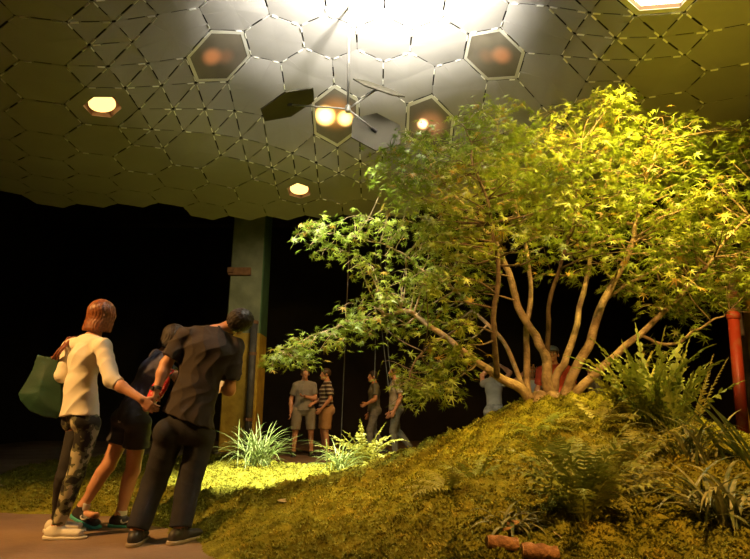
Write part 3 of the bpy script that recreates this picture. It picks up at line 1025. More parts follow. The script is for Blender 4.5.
fern(ground_px(598, 424), 9, .34, .075, 'golden fern arching at the right foot of the maple trunk', M['fern_gold'], rise=(.4, 1.2), droop=(.6, 1.4), n=18)
fern(ground_px(540, 430), 7, .26, .06, 'dark fern tucked at the left foot of the maple trunk', M['fern'], rise=(.3, 1.1), droop=(.6, 1.3), n=16)
fern(ground_px(640, 452), 8, .34, .08, 'broad yellow green fern below the tall shrubby ferns', M['fern_gold'], rise=(.2, 1.1), droop=(.5, 1.2), n=20)
# tall upright ferns right of the trunk
for (px, py, hgt, lab) in [(652, 424, .66, 'tall upright bushy fern standing right of the maple stems'), (632, 420, .52, 'upright fern crowding the left side of the tall bushy fern'),
                           (676, 432, .60, 'upright fern crowding the right side of the tall bushy fern')]:
    fern(ground_px(px, py), 24, hgt, .045, lab, M['fern' if px != 632 else 'fern_gold'], rise=(.95, 1.6), droop=(.0, 1.3), n=17, lw=.62, jit=.45)
fern(ground_px(683, 448), 3, .64, .045, 'tall thin fern with pale fronds pointing up to the right', M['fern_gold'], rise=(1.15, 1.3), droop=(.05, .3), az=(-.4, .3), n=28)
# grasses
blades('grass_clump', ground_px(259, 466), 120, .70, .014, 'spiky bright grass clump in front of the yellow column', 'grass clump', M['blade'], rise=(.7, 1.5), droop=(.6, 2.2), spread=.07, group='grass clumps')
blades('grass_clump', ground_px(340, 470), 65, .58, .014, 'small dark grass clump at the left foot of the bright fern', 'grass clump', M['blade'], rise=(.5, 1.4), droop=(.8, 2.2), spread=.05, group='grass clumps')
blades('strap_leaf_plant', ground_px(722, 520), 70, .42, .022, 'strappy plant with pale striped leaves at the lower right edge', 'plant', M['stripe_blade'], rise=(.5, 1.4), droop=(1.0, 2.4), spread=.05, group='strap leaved plants')
blades('strap_leaf_plant', ground_px(690, 458), 45, .40, .020, 'strappy plant with striped leaves below the tall thin fern', 'plant', M['stripe_blade'], rise=(.6, 1.4), droop=(.9, 2.2), spread=.05, group='strap leaved plants')
blades('strap_leaf_plant', ground_px(512, 526), 40, .20, .020, 'low strappy plant with curled leaves behind the cut logs', 'plant', M['stripe_blade'], rise=(.4, 1.3), droop=(1.2, 2.6), spread=.04, group='strap leaved plants')
blades('strap_leaf_plant', ground_px(758, 470), 16, .55, .024, 'strap leaves reaching in from the right edge before the red standpipe', 'plant', M['blade'], rise=(.7, 1.2), droop=(.2, .9), spread=.05, az=(2.6, 3.6), group='strap leaved plants')
blades('seedling', ground_px(207, 462), 9, .10, .03, 'tiny green seedling on the moss at the column foot', 'seedling', M['fern'], rise=(.5, 1.2), droop=(.4, 1.0), spread=.02)


def log(pa, pb, r, label):
    a, b = ground_px(*pa), ground_px(*pb)
    a[2] = float(ground(a[0], a[1])) + r * .55; b[2] = float(ground(b[0], b[1])) + r * .55
    t = tag(empty('log', (a + b) / 2 - [0, 0, r]), label, 'log', group='cut logs in the moss')
    pts = np.linspace(a, b, 9); pts[0] -= 0; 
    d = nrm(b - a)
    pts[1:-1] += rng.normal(0, r * .06, (7, 3))
    mb = MB(); mb.tube(pts, r * (1 + rng.normal(0, .09, 9)), 12); mb.build('bark', M['log_bark'], t, smooth=True)
    for p, sg in ((a, -1), (b, 1)):
        mb = MB(); mb.tube([p, p + d * sg * .003], r * .9, 12); mb.build('cut_end', M['log_end'], t)


log((488, 548), (517, 548), .026, 'left cut log lying in the moss at the bottom')
log((523, 557), (557, 558), .028, 'right cut log lying in the moss at the bottom edge')
for k, (px, py, dx, lab) in enumerate([(515, 540, .028, 'upper split wood chip lying on the left cut log'), (509, 543, .022, 'lower pale wood chip lying on the left cut log')]):
    p = ground_px(px, py); p[2] = float(ground(p[0], p[1])) + .062 - .014 * k
    mb = MB()
    th = np.arange(9) * 2 * np.pi / 9
    ring = np.stack([p[0] + dx * np.cos(th) * (1 + .12 * np.sin(3 * th)), p[1] + dx * .7 * np.sin(th), p[2] + .25 * dx * np.cos(th + k)], -1)
    mb.prism(ring, ring + [0, 0, .010])
    tag(mb.build('wood_chip', M['log_end'], base=p), lab, 'wood chip', group='wood chips on the log')
for k, (px, py, s, lab) in enumerate([(284, 503, .07, 'pale dry leaf lying on the sunlit edge of the moss'), (313, 457, .08, 'pinkish dry leaf on the bare ground beside the grass clump'), (2, 487, .08, 'pale dry leaf on the moss at the left edge'),
                                      (60, 456, .10, 'flat pale stone at the far moss edge behind the camouflage leggings'), (558, 541, .025, 'small upright yellow leaf beside the right cut log')]):
    p = ground_px(px, py); p[2] = float(ground(p[0], p[1])) + .012
    a = rng.random() * 3
    mb = MB()
    V = []
    for j in range(7):
        t = j / 6; w = .4 * s * math.sin(math.pi * (t * .9 + .08))
        c = p + np.array([math.cos(a), math.sin(a), 0]) * s * (t - .5) * 1.5 + [0, 0, .35 * s * (t - .4) ** 2 + (.8 * s * t if k == 4 else 0)]
        sd_ = np.array([-math.sin(a), math.cos(a), .25])
        V += [c - sd_ * w, c + [0, 0, -.1 * w], c + sd_ * w]
    fc = [(j * 3 + i, j * 3 + i + 1, j * 3 + i + 4, j * 3 + i + 3) for j in range(6) for i in range(2)]
    V = np.array(V)
    nV = len(V)
    mb.add(np.vstack([V, V - [0, 0, .02 if k == 3 else .002]]), fc + [tuple(nV + q for q in reversed(f)) for f in fc])
    tag(mb.build('flat_stone' if k == 3 else 'dry_leaf', M['dry_leaf'], base=p), lab, 'stone' if k == 3 else 'leaf')
# ================================================================ PEOPLE
def f32(v): return np.asarray(v, np.float32)


def p_cap(a, b, r1, r2):
    a, b = f32(a), f32(b); ab = b - a; L2 = float(ab @ ab) + 1e-12
    def f(P):
        t = np.clip((P - a) @ ab / L2, 0, 1)
        return np.linalg.norm(P - a - t[:, None] * ab, axis=1) - (r1 + (r2 - r1) * t)
    return f


def p_ecap(a, b, u, ra, rb):
    """capsule with an elliptical section: (radius along u, radius across u) at both ends"""
    a, b = f32(a), f32(b); ab = b - a; L = float(np.linalg.norm(ab)); w = ab / L
    u = f32(u); u = u - w * (u @ w); u /= np.linalg.norm(u); v = np.cross(w, u)
    def f(P):
        q = P - a
        s = q @ w; t = np.clip(s / L, 0, 1); sw = s - t * L
        ru = ra[0] + (rb[0] - ra[0]) * t; rv = ra[1] + (rb[1] - ra[1]) * t; rm_ = np.minimum(ru, rv)
        A, B, Cc = (q @ u), (q @ v), sw
        g = np.sqrt((A / ru) ** 2 + (B / rv) ** 2 + (Cc / rm_) ** 2)
        g2 = np.sqrt((A / ru ** 2) ** 2 + (B / rv ** 2) ** 2 + (Cc / rm_ ** 2) ** 2) + 1e-9
        return np.where(g > .3, g * (g - 1) / g2, -rm_ * (1 - g))
    return f


def p_ell(c, ax, r):
    c = f32(c); A = f32(ax); r = f32(r)
    def f(P):
        q = (P - c) @ A.T
        g = np.linalg.norm(q / r, axis=1); g2 = np.linalg.norm(q / r ** 2, axis=1) + 1e-9
        return np.where(g > .3, g * (g - 1) / g2, -r.min() * (1 - g))
    return f


def p_clip(f, pt, n_):
    """keep the side away from n_"""
    pt, n_ = f32(pt), f32(nrm(n_))
    return lambda P: np.maximum(f(P), (P - pt) @ n_)


def p_union(fs, k):
    def f(P):
        d = fs[0](P)
        for g in fs[1:]:
            e = g(P)
            if k > 0:
                h = np.clip(.5 + .5 * (e - d) / k, 0, 1)
                d = e + (d - e) * h - k * h * (1 - h)
            else:
                d = np.minimum(d, e)
        return d
    return f


def p_sub(f, g, k=.004):
    def q(P):
        d, e = f(P), -g(P)
        h = np.clip(.5 - .5 * (d - e) / k, 0, 1)
        return d + (e - d) * h + k * h * (1 - h)
    return q


def p_wrinkle(f, amp, freq, seed):
    r_ = np.random.default_rng(seed)
    D = f32(r_.normal(size=(5, 3))); D /= np.linalg.norm(D, axis=1)[:, None]
    D[:, 2] *= 1.6
    ph = r_.random(5) * 6.28; fr = freq * r_.uniform(.6, 1.7, 5)
    def g(P):
        w = 2.6 - 2 * np.abs(np.sin(P @ D[0] * fr[0] * .6 + ph[0] + 1.5 * np.sin(P @ D[1] * fr[1] * .5 + ph[1]))) ** .6 - 2 * np.abs(np.sin(P @ D[2] * fr[2] * .6 + ph[2] + 1.2 * np.sin(P @ D[3] * fr[3] * .4 + ph[3]))) ** .6
        w = -w
        return f(P) + amp * .5 * w
    return g


def sdf_mesh(f, lo, hi, h, cf=4):
    lo = np.asarray(lo, float); hi = np.asarray(hi, float)
    nc = np.ceil((hi - lo) / (h * cf)).astype(int) + 1
    I = np.stack(np.meshgrid(*[np.arange(k) for k in nc], indexing='ij'), -1).reshape(-1, 3)
    dc = f(f32(lo + (I * cf + (cf - 1) / 2) * h))
    act = np.abs(dc) < h * cf * 1.75
    D = np.repeat(np.repeat(np.repeat(np.where(dc < 0, -1., 1.).astype(np.float32).reshape(nc), cf, 0), cf, 1), cf, 2)
    sub = np.stack(np.meshgrid(*[np.arange(cf)] * 3, indexing='ij'), -1).reshape(-1, 3)
    G = (I[act][:, None] * cf + sub[None]).reshape(-1, 3)
    out = np.empty(len(G), np.float32)
    for s in range(0, len(G), 300000):
        out[s:s + 300000] = f(f32(lo + G[s:s + 300000] * h))
    D[G[:, 0], G[:, 1], G[:, 2]] = out
    S = D < 0
    n = np.array(D.shape)
    cnt = sum(S[i:n[0] - 1 + i, j:n[1] - 1 + j, k:n[2] - 1 + k].astype(np.int8) for i in (0, 1) for j in (0, 1) for k in (0, 1))
    ce = np.argwhere((cnt > 0) & (cnt < 8))
    vid = -np.ones(n - 1, int); vid[ce[:, 0], ce[:, 1], ce[:, 2]] = np.arange(len(ce))
    acc = np.zeros((len(ce), 3)); num = np.zeros(len(ce))
    crn = [(i, j, k) for i in (0, 1) for j in (0, 1) for k in (0, 1)]
    for A in crn:
        for ax in range(3):
            if A[ax]: continue
            B = list(A); B[ax] = 1
            da = D[ce[:, 0] + A[0], ce[:, 1] + A[1], ce[:, 2] + A[2]]; db = D[ce[:, 0] + B[0], ce[:, 1] + B[1], ce[:, 2] + B[2]]
            m_ = (da < 0) != (db < 0)
            t = np.clip(da / np.where(m_, da - db, 1), 0, 1)
            p = np.tile(np.array(A, float), (len(ce), 1)); p[:, ax] += t
            acc += np.where(m_[:, None], p, 0); num += m_
    V = lo + (ce + acc / num[:, None]) * h
    Fq = []
    for ax in range(3):
        o1, o2 = [(1, 2), (2, 0), (0, 1)][ax]
        a = np.take(S, np.arange(n[ax] - 1), ax); b = np.take(S, np.arange(1, n[ax]), ax)
        for sg, msk in ((1, a & ~b), (-1, ~a & b)):
            E_ = np.argwhere(msk)
            E_ = E_[(E_[:, o1] > 0) & (E_[:, o2] > 0) & (E_[:, o1] < n[o1] - 1) & (E_[:, o2] < n[o2] - 1)]
            c = []
            for (u_, v_) in ((1, 1), (0, 1), (0, 0), (1, 0)):
                q = E_.copy(); q[:, o1] -= u_; q[:, o2] -= v_
                c.append(vid[q[:, 0], q[:, 1], q[:, 2]])
            c = np.stack(c, -1)
            Fq.append(c if sg > 0 else c[:, ::-1])
    return V, np.concatenate(Fq)


def bbox(pts, pad):
    P = np.array(pts, float)
    return P.min(0) - pad, P.max(0) + pad


def hand_prims(W, h, n_, tdir, s=1.0, curl=.45, fat=1.0):
    """palm, four fingers of three bones each and a thumb leaving the palm's side"""
    h = nrm(h); n_ = nrm(n_ - h * np.dot(n_, h)); t = np.cross(n_, h); t = t if np.dot(t, tdir) > 0 else -t
    fs = [p_ecap(W, W + h * .045 * s, t, (.026 * s, .017 * s), (.038 * s, .014 * s)), p_ecap(W + h * .045 * s, W + h * .085 * s, t, (.038 * s, .014 * s), (.038 * s, .012 * s))]
    for off, L, r in ((.029, .070, .0082), (.010, .078, .0085), (-.010, .072, .0082), (-.028, .057, .0072)):
        p = W + h * .086 * s + t * off * s - h * abs(off) * .15
        a = curl * .55
        for kk, fr in enumerate((.45, .31, .24)):
            d = nrm(h * math.cos(a) + n_ * math.sin(a) + t * off * 2.0)
            q = p + d * L * fr * s
            fs.append(p_cap(p, q, r * s * fat * (1 - .08 * kk), r * s * fat * (.92 - .08 * kk)))
            p = q; a += curl
    p = W + h * .025 * s + t * .024 * s
    d = nrm(h * .62 + t * .62 + n_ * .35)
    q = p + d * .042 * s
    fs.append(p_cap(p, q, .013 * s * fat, .010 * s * fat))
    d = nrm(h * .85 + t * .2 + n_ * .45)
    fs.append(p_cap(q, q + d * .032 * s, .010 * s * fat, .0082 * s * fat))
    return fs


def head_prims(J, s):
    c, fw, up = J['head'], nrm(J['hf']), J['hu']
    up = nrm(up - fw * np.dot(up, fw)); sd = np.cross(fw, up)
    A = np.array([sd, fw, up])
    g = lambda x, y, z: c + (sd * x + fw * y + up * z) * s
    fs = [p_ell(g(0, -.008, .025), A, np.array([.074, .094, .088]) * s), p_ecap(g(0, .032, -.005), g(0, .045, -.078), sd, (.058 * s, .055 * s), (.036 * s, .038 * s)),
          p_ell(g(0, .085, -.092), A, np.array([.020, .014, .016]) * s),
          p_cap(g(0, .088, .010), g(0, .108, -.030), .009 * s, .013 * s), p_cap(g(.012, .098, -.033), g(-.012, .098, -.033), .008 * s, .008 * s),
          p_cap(g(-.022, .086, -.058), g(.022, .086, -.058), .008 * s, .008 * s), p_cap(g(-.016, .086, -.067), g(.016, .086, -.067), .008 * s, .008 * s),
          p_cap(g(-.042, .073, .026), g(.042, .073, .026), .012 * s, .012 * s)]
    for q in (-1, 1):
        fs.append(p_ell(g(.077 * q, -.008, -.012), A, np.array([.011, .022, .034]) * s))
    eyes = [g(.031 * q, .080, .004) for q in (-1, 1)]
    return fs, A, g, eyes


def limb(a, b, r1, r2): return p_cap(a, b, r1, r2)


def person(J, label, spec, h=.0068, group=None):
    """J holds joints in world coordinates; body is one continuous skin, hair and clothes are its children"""
    s = spec.get('s', 1.0); k = spec.get('girth', 1.0)
    J = {a: np.asarray(b, float) for a, b in J.items()}
    f = nrm(J['fwd']); upT = nrm(J['neck'] - J['pelvis']); u = nrm(np.cross(f, upT))
    J.setdefault('hf', f); J.setdefault('hu', np.array([0, 0, 1.]))
    gz_ = spec.get('gz', 0.0)
    base = np.array([(J['an_l'][0] + J['an_r'][0]) / 2, (J['an_l'][1] + J['an_r'][1]) / 2, gz_])
    fat = 1.0 if h < .008 else 1.25
    tw, td = spec.get('shoulder', 1.0), k
    def torso(i, low=True):
        fs = []
        T = [('pelvis', .150 * spec.get('hipw', 1), .108), ('waist', .128, .095), ('chest', .150, .112)]
        up_ = J['chest'] + (J['neck'] - J['chest']) * .62
        fs.append(p_ecap(J['pelvis'], J['waist'], u, (T[0][1] * k * s + i, T[0][2] * k * s + i), (T[1][1] * k * s + i, T[1][2] * k * s + i)))
        fs.append(p_ecap(J['waist'], J['chest'], u, (T[1][1] * k * s + i, T[1][2] * k * s + i), (T[2][1] * k * tw * s + i, T[2][2] * k * s + i)))
        fs.append(p_ecap(J['chest'], up_, u, (T[2][1] * k * tw * s + i, T[2][2] * k * s + i), (.105 * tw * s + i, .070 * s + i)))
        if spec.get('bust'):
            for q in (-1, 1): fs.append(p_ell(J['chest'] + (u * .065 * q + f * .075 - upT * .01) * s, np.array([u, f, upT]), np.array([.06, .055, .06]) * s + i))
        for q in ('l', 'r'):
            fs.append(p_cap(J['neck'] - upT * .015 * s, J['sh_' + q], .050 * s + i * .8, .052 * s + i))
        return fs
    def glutes(i):
        return [p_ell(J['hip_' + q] - f * .045 * s + upT * .02 * s, np.array([u, f, upT]), np.array([.085, .085, .09]) * s * k + i) for q in ('l', 'r')]
    prims = torso(0) + glutes(-.004)
    hd, HA, hg, eyes = head_prims(J, s)
    prims.append(p_cap(J['neck'] - upT * .03 * s, hg(0, -.018, -.065), .056 * s, .052 * s))
    for q in ('l', 'r'):
        S, E, W = J['sh_' + q], J['el_' + q], J['wr_' + q]
        prims += [p_cap(S, E, .050 * s, .037 * s), p_cap(E, E + (W - E) * .35, .038 * s, .038 * s), p_cap(E + (W - E) * .35, W, .038 * s, .026 * s)]
        Hp, K, A_ = J['hip_' + q], J['kn_' + q], J['an_' + q]
        kd = nrm(K - Hp); back = nrm(-f + kd * np.dot(f, kd))
        prims += [p_cap(Hp, K, .086 * s * k, .054 * s), p_cap(K, A_, .050 * s, .036 * s), p_cap(K + (A_ - K) * .18 + back * .016 * s, K + (A_ - K) * .55 + back * .012 * s, .048 * s, .036 * s)]
        td_ = nrm(J['td_' + q])
        hz = J['an_' + q].copy(); hz[2] = gz_ + .035 * s
        if 'heel_' + q in J: hz[2] += float(J['heel_' + q])
        prims += [p_cap(hz - td_ * .035 * s, hz + td_ * .15 * s, .034 * s, .024 * s), p_cap(A_, hz, .036 * s, .034 * s)]
    soft = p_union(prims, .030 * s)
    hard = p_union(hd, .012 * s)
    for e in eyes: hard = p_sub(hard, p_ell(e + nrm(J['hf']) * .010 * s, HA, np.array([.016, .012, .010]) * s), .006)
    hands = []
    for q in ('l', 'r'):
        hd_, hn, ht = [np.asarray(v, float) for v in J.get('hand_' + q, (J['wr_' + q] - J['el_' + q], -f if False else np.cross(J['wr_' + q] - J['el_' + q], f), f))]
        hands += hand_prims(J['wr_' + q], hd_, hn, ht, s, float(J.get('curl_' + q, .45)), fat)
    hp = p_union(hands, .006 * s)
    body = p_union([soft, hard, hp], .012 * s)
    pts = [v for kk, v in J.items() if kk[:2] in ('pe', 'wa', 'ch', 'ne', 'he', 'sh', 'el', 'wr', 'hi', 'kn', 'an') and v.shape == (3,)]
    lo, hi = bbox(pts, .24)
    lo[2] = min(lo[2], gz_ - .03)
    V, Fq = sdf_mesh(body, lo, hi, h)
    V[:, 2] = np.maximum(V[:, 2], gz_ + .002)
    P = tag(link('person', V, Fq, spec.get('skin', M['skin']), base=base), label, 'person', group=group)
    for e in eyes:
        V, Fq = sdf_mesh(p_ell(e + nrm(J['hf']) * .001, HA, np.array([.0125] * 3) * s), e - .02, e + .02, .004)
        link('eye', V, Fq, M['eye'], P)
    h2 = h
    # ---- hair
    H = spec.get('hair')
    if H:
        bg = H.get('big', 1.0)
        fs = [p_ell(hg(0, -.016, .034), HA, np.array([.086, .100, .094]) * s * bg)]
        if H.get('bob'):
            L = H['bob']
            fs += [p_ecap(hg(0, -.030, .03), hg(0, -.042, -L), HA[0], (.088 * s, .078 * s), (.094 * s, .064 * s)),
                   p_ecap(hg(.070, .012, .02), hg(.078, .012, -L * .95), HA[1], (.055 * s, .026 * s), (.045 * s, .022 * s)),
                   p_ecap(hg(-.070, .012, .02), hg(-.078, .012, -L * .95), HA[1], (.055 * s, .026 * s), (.045 * s, .022 * s))]
        if H.get('tail'):
            fs += [p_cap(hg(0, -.10, .01), hg(0, -.15, -.03), .035 * s, .032 * s), p_cap(hg(0, -.15, -.03), hg(0, -.15, -.16), .03 * s, .012 * s)]
        hf_ = p_union(fs, .02 * s)
        face = p_ell(hg(0, .105, -.025), HA, np.array([.066, .075, .075]) * s)
        hf_ = p_sub(hf_, face, .01)
        if not H.get('bob'):
            hf_ = p_sub(hf_, p_ell(hg(0, .045, -.12), HA, np.array([.12, .105, .10]) * s), .015)
            hf_ = p_clip(hf_, hg(0, 0, -.055), -HA[2])
        else:
            hf_ = p_clip(hf_, hg(0, 0, -H['bob'] - .012), -HA[2] + HA[1] * .2)
        c_, a0_, a1_, a2_ = f32(hg(0, -.02, .03)), f32(HA[0]), f32(HA[1]), f32(HA[2])
        am = H.get('amp', .0022)
        def hair(Pn):
            q = Pn - c_
            th = np.arctan2(q @ a0_, -(q @ a1_)); z = q @ a2_
            return hf_(Pn) + am * np.sin(th * 26 + 3 * np.sin(z * 40)) + am * .7 * np.sin(th * 43 + z * 30) + (H.get('mess', 0) * np.sin(q[:, 0] * 140) * np.sin(q[:, 1] * 150) * np.sin(q[:, 2] * 145))
        lo, hi = bbox([hg(0, 0, 0)], .26 * s)
        V, Fq = sdf_mesh(hair, lo, hi, min(h, .006))
        link('hair', V, Fq, H['m'], P)
    if spec.get('cap'):
        fs = p_union([p_clip(p_ell(hg(0, -.01, .045), HA, np.array([.093, .108, .085]) * s), hg(0, 0, .04), -HA[2]), p_ell(hg(0, .115, .045), HA, np.array([.07, .075, .008]) * s)], .006)
        V, Fq = sdf_mesh(fs, *bbox([hg(0, 0, 0)], .26 * s), h * .8)
        link('cap', V, Fq, spec['cap'], P)
    if spec.get('glasses'):
        fs = p_union([p_ell(hg(.034 * q, .085, .085), HA, np.array([.032, .016, .022]) * s) for q in (-1, 1)] + [p_cap(hg(.07 * q, .06, .08), hg(.09 * q, -.02, .05), .006, .006) for q in (-1, 1)], .008)
        V, Fq = sdf_mesh(fs, *bbox([hg(0, .03, .05)], .16), h * .6)
        link('sunglasses', V, Fq, M['glass_dark'], P)
    # ---- shirt
    T = spec.get('shirt')
    if T:
        i = T.get('loose', .012)
        fs = [p_clip(x, J['neck'] + upT * .002 + f * -.0, upT + f * .25) for x in torso(i)]
        fs += glutes(i * .9)
        if T.get('flare'):
            hm = J['hem']
            fs.append(p_ecap(J['waist'], hm - upT * .05, u, (.135 * k * s + i, .10 * k * s + i), ((.150 * k + T['flare']) * s + i, (.115 * k + T['flare']) * s + i)))
        tor = p_clip(p_union(fs, .03 * s), J['hem'], -upT + np.asarray(T.get('hemtilt', (0, 0, 0)), float))
        sl = []
        for q in ('l', 'r'):
            S, E, W = J['sh_' + q], J['el_' + q], J['wr_' + q]
            t = T['sleeve']
            r0, r1 = .054 * s + i * .8, .040 * s + i + T.get('cuff', 0)
            if t <= 0: continue
            if t <= 1:
                e = S + (E - S) * t
                sl.append(p_clip(p_cap(S, S + (E - S) * min(1.1, t + .12), r0, r0 + (r1 - r0) * t + T.get('cuff', 0)), e, E - S))
            else:
                e = E + (W - E) * (t - 1)
                sl.append(p_cap(S, E, r0, r1))
                sl.append(p_clip(p_cap(E, W, r1, .028 * s + i), e, W - E))
        sh = p_union([tor] + sl, .022 * s) if sl else tor
        sh = p_wrinkle(sh, T.get('wr', .005), T.get('freq', 42), int(abs(base[0]) * 977) % 1000)
        V, Fq = sdf_mesh(sh, *bbox([J[a] for a in ('pelvis', 'hem', 'chest', 'neck', 'sh_l', 'sh_r', 'el_l', 'el_r', 'wr_l', 'wr_r')], .24), h)
        sho = link(T.get('name', 'shirt'), V, Fq, T['m'], P)
        if T.get('collar'):
            V, Fq = sdf_mesh(p_sub(p_clip(p_clip(p_cap(J['neck'] - upT * .05, hg(0, -.018, -.05), .070 * s, .062 * s), J['neck'] + upT * .035 * s, upT + f * .2), J['neck'] - upT * .035 * s, -upT), p_cap(J['neck'] - upT * .08, hg(0, -.018, 0), .060 * s, .054 * s), .003),
                             *bbox([J['neck']], .14), min(h, .005))
            link('collar', V, Fq, T['m'], sho)
    # ---- trousers
    B = spec.get('pants')
    if B:
        i = B.get('loose', .010)
        fs = [p_ecap(J['pelvis'] - upT * .02, J['waist'], u, (.150 * spec.get('hipw', 1) * k * s + i, .110 * k * s + i), (.13 * k * s + i, .098 * k * s + i))] + glutes(i)
        top = p_clip(p_union(fs, .03), J['pelvis'] + (J['waist'] - J['pelvis']) * B.get('rise', .75), upT)
        lg = []
        parts = {}
        for q in ('l', 'r'):
            Hp, K, A_ = J['hip_' + q], J['kn_' + q], J['an_' + q]
            t = B['len']; fl = B.get('flare', 0)
            if t <= 1:
                e = Hp + (K - Hp) * t
                lg.append(p_clip(p_cap(Hp, Hp + (K - Hp) * (t + .15), .088 * k * s + i, .062 * s + i + fl), e, K - Hp))
            else:
                e = K + (A_ - K) * (t - 1)
                kd = nrm(A_ - K); back = nrm(-f + kd * np.dot(f, kd))
                kr = B.get('knee', .056)
                lg.append(p_cap(Hp, K, .088 * k * s + i, kr * s + i))
                lg.append(p_clip(p_union([p_cap(K, A_ + (A_ - K) * .15, kr * s + i, .040 * s + i + fl), p_cap(K + (A_ - K) * .18 + back * .014 * s, K + (A_ - K) * .55 + back * .010 * s, .050 * s + i, .038 * s + i)], .02), e, A_ - K))
        if B.get('split'):   # far leg in shadow: shade put into a darker cloth colour
            a_ = p_union([top, lg[2 * B['split'][0]], lg[2 * B['split'][0] + 1]], .02); b_ = p_union(lg[2 * (1 - B['split'][0]):2 * (1 - B['split'][0]) + 2], .02)
            todo = [(a_, B['m'], B.get('name', 'trousers')), (b_, B['split'][1], 'trouser_leg')]
        else:
            todo = [(p_union([top] + lg, .018), B['m'], B.get('name', 'trousers'))]
        for fn, mm, nm in todo:
            fn = p_wrinkle(fn, B.get('wr', .005), B.get('freq', 38), int(abs(base[1]) * 577) % 1000)
            V, Fq = sdf_mesh(fn, *bbox([J[a] for a in ('pelvis', 'waist', 'hip_l', 'hip_r', 'kn_l', 'kn_r', 'an_l', 'an_r')], .22), h)
            V[:, 2] = np.maximum(V[:, 2], gz_ + .004)
            link(nm, V, Fq, mm, P)
    # ---- shoes
    Sh = spec.get('shoes')
    if Sh:
        for q in ('l', 'r'):
            td_ = nrm(J['td_' + q]); A_ = J['an_' + q]
            lift = float(J.get('heel_' + q, 0))
            hz = A_.copy(); hz[2] = gz_ + .045 * s + lift
            sd_ = np.cross([0, 0, 1], td_)
            toe = hz + td_ * .165 * s; toe[2] = gz_ + .036 * s
            hl = hz - td_ * .045 * s
            pit = nrm(toe - hl); nup = nrm(np.cross(pit, sd_)); nup = nup if nup[2] > 0 else -nup
            fs = p_union([p_ecap(hl, toe - pit * .01, sd_, (.038 * s, .045 * s), (.043 * s, .023 * s)), p_cap(hz, A_ + [0, 0, .012], .046 * s, .043 * s)], .02)
            fs = p_clip(fs, A_ + nup * Sh.get('top', .018), nup - td_ * .25)
            fs = p_clip(fs, hl - nup * .022 * s, -nup)
            V, Fq = sdf_mesh(fs, *bbox([hl, toe, A_], .10), min(h, .008) * .85)
            V[:, 2] = np.maximum(V[:, 2], gz_ + .006)
            so = link('shoe', V, Fq, Sh['m'], P)
            sl = p_clip(p_clip(p_ecap(hl - nup * .03 * s, toe - pit * .005 - nup * .02 * s, sd_, (.044 * s, .06 * s), (.048 * s, .05 * s)), hl - nup * .020 * s, nup), hl - nup * .044 * s, -nup)
            V, Fq = sdf_mesh(sl, *bbox([hl, toe], .12), min(h, .008) * .7)
            V[:, 2] = np.maximum(V[:, 2], gz_ + .003)
            tag(link('sole', V, Fq, Sh['sole'], so), Sh.get('sole_label'))
            if Sh.get('sock'):
                V, Fq = sdf_mesh(p_clip(p_cap(hz, A_ + (J['kn_' + q] - A_) * .2, .044 * s, .040 * s), A_ + (J['kn_' + q] - A_) * .11, J['kn_' + q] - A_), *bbox([A_], .14), min(h, .008) * .8)
                link('sock', V, Fq, Sh['sock'], P)
            if Sh.get('swoosh'):   # a pale tick on the outer flank
                for sg in (-1, 1):
                    pts = [(-.035, .010), (-.028, -.006), (-.012, -.010), (.012, -.001), (.050, .016), (.012, -.010), (-.014, -.020), (-.034, -.015), (-.042, 0)]
                    ring = np.array([hl * .45 + toe * .55 + sd_ * sg * .0445 * s + pit * a * s + nup * (b + .012) * s for a, b in pts])
                    mb = MB(); mb.prism(ring - sd_ * sg * .006, ring + sd_ * sg * .001)
                    tag(mb.build('tick_mark', M['white_cloth'], so), 'pale tick mark')
    return P


def feet(J, q, px, py, Y=None, z=0.0, ah=.085):
    g = atz(px, py, z)
    J['an_' + q] = g + [0, 0, ah]


def tube_part(name, pts, r, m, parent, n=10):
    mb = MB(); mb.tube(pts, r, n); return mb.build(name, m, parent, smooth=True)


# ---------------- the woman in the white top, back turned
J = {'fwd': (.80, .60, 0), 'hf': (.36, .92, -.12), 'hu': (.12, 0, 1),
     'head': at(102, 316.5, 4.02), 'neck': at(92, 338, 3.98), 'chest': at(86, 358, 3.96), 'waist': at(81, 384, 3.95), 'pelvis': at(81, 410, 3.95), 'hem': at(81, 416.5, 3.95),
     'sh_r': at(103, 347, 3.86), 'el_r': at(111, 380, 3.76), 'wr_r': at(141, 399, 3.72), 'sh_l': at(71, 347, 4.06), 'el_l': at(62.5, 376, 4.00), 'wr_l': at(73, 372, 4.18),
     'hip_r': at(89, 424, 3.90), 'kn_r': at(76, 474, 3.90), 'hip_l': at(79.5, 424, 4.00), 'kn_l': at(65, 476, 3.98)}
feet(J, 'r', 56, 539); feet(J, 'l', 56, 532)
J['td_r'] = (.97, .10, 0); J['td_l'] = (.95, .2, 0)
J['hand_r'] = ((.75, .1, -.6), (.1, 1, .1), (.4, 0, .9)); J['curl_r'] = .55
J['hand_l'] = ((.6, .5, .4), (-.5, .4, .3), (.3, .3, .6))
person(J, 'woman with auburn bob in white long sleeve top, camouflage leggings and white shoes',
       {'s': .97, 'girth': .90, 'hipw': .95, 'bust': True, 'shoulder': .92, 'hair': {'m': M['hair_auburn'], 'bob': .112, 'big': 1.09}, 'shirt': {'m': M['white_knit'], 'sleeve': 1.25, 'loose': .013, 'wr': .006, 'freq': 44, 'flare': .022},
        'pants': {'m': M['camo'], 'len': 1.99, 'loose': .003, 'wr': .003, 'name': 'leggings', 'split': (1, M['shaded_legging'])}, 'shoes': {'m': M['white_shoe'], 'sole': M['white_shoe'], 'top': .012}})
W1 = J
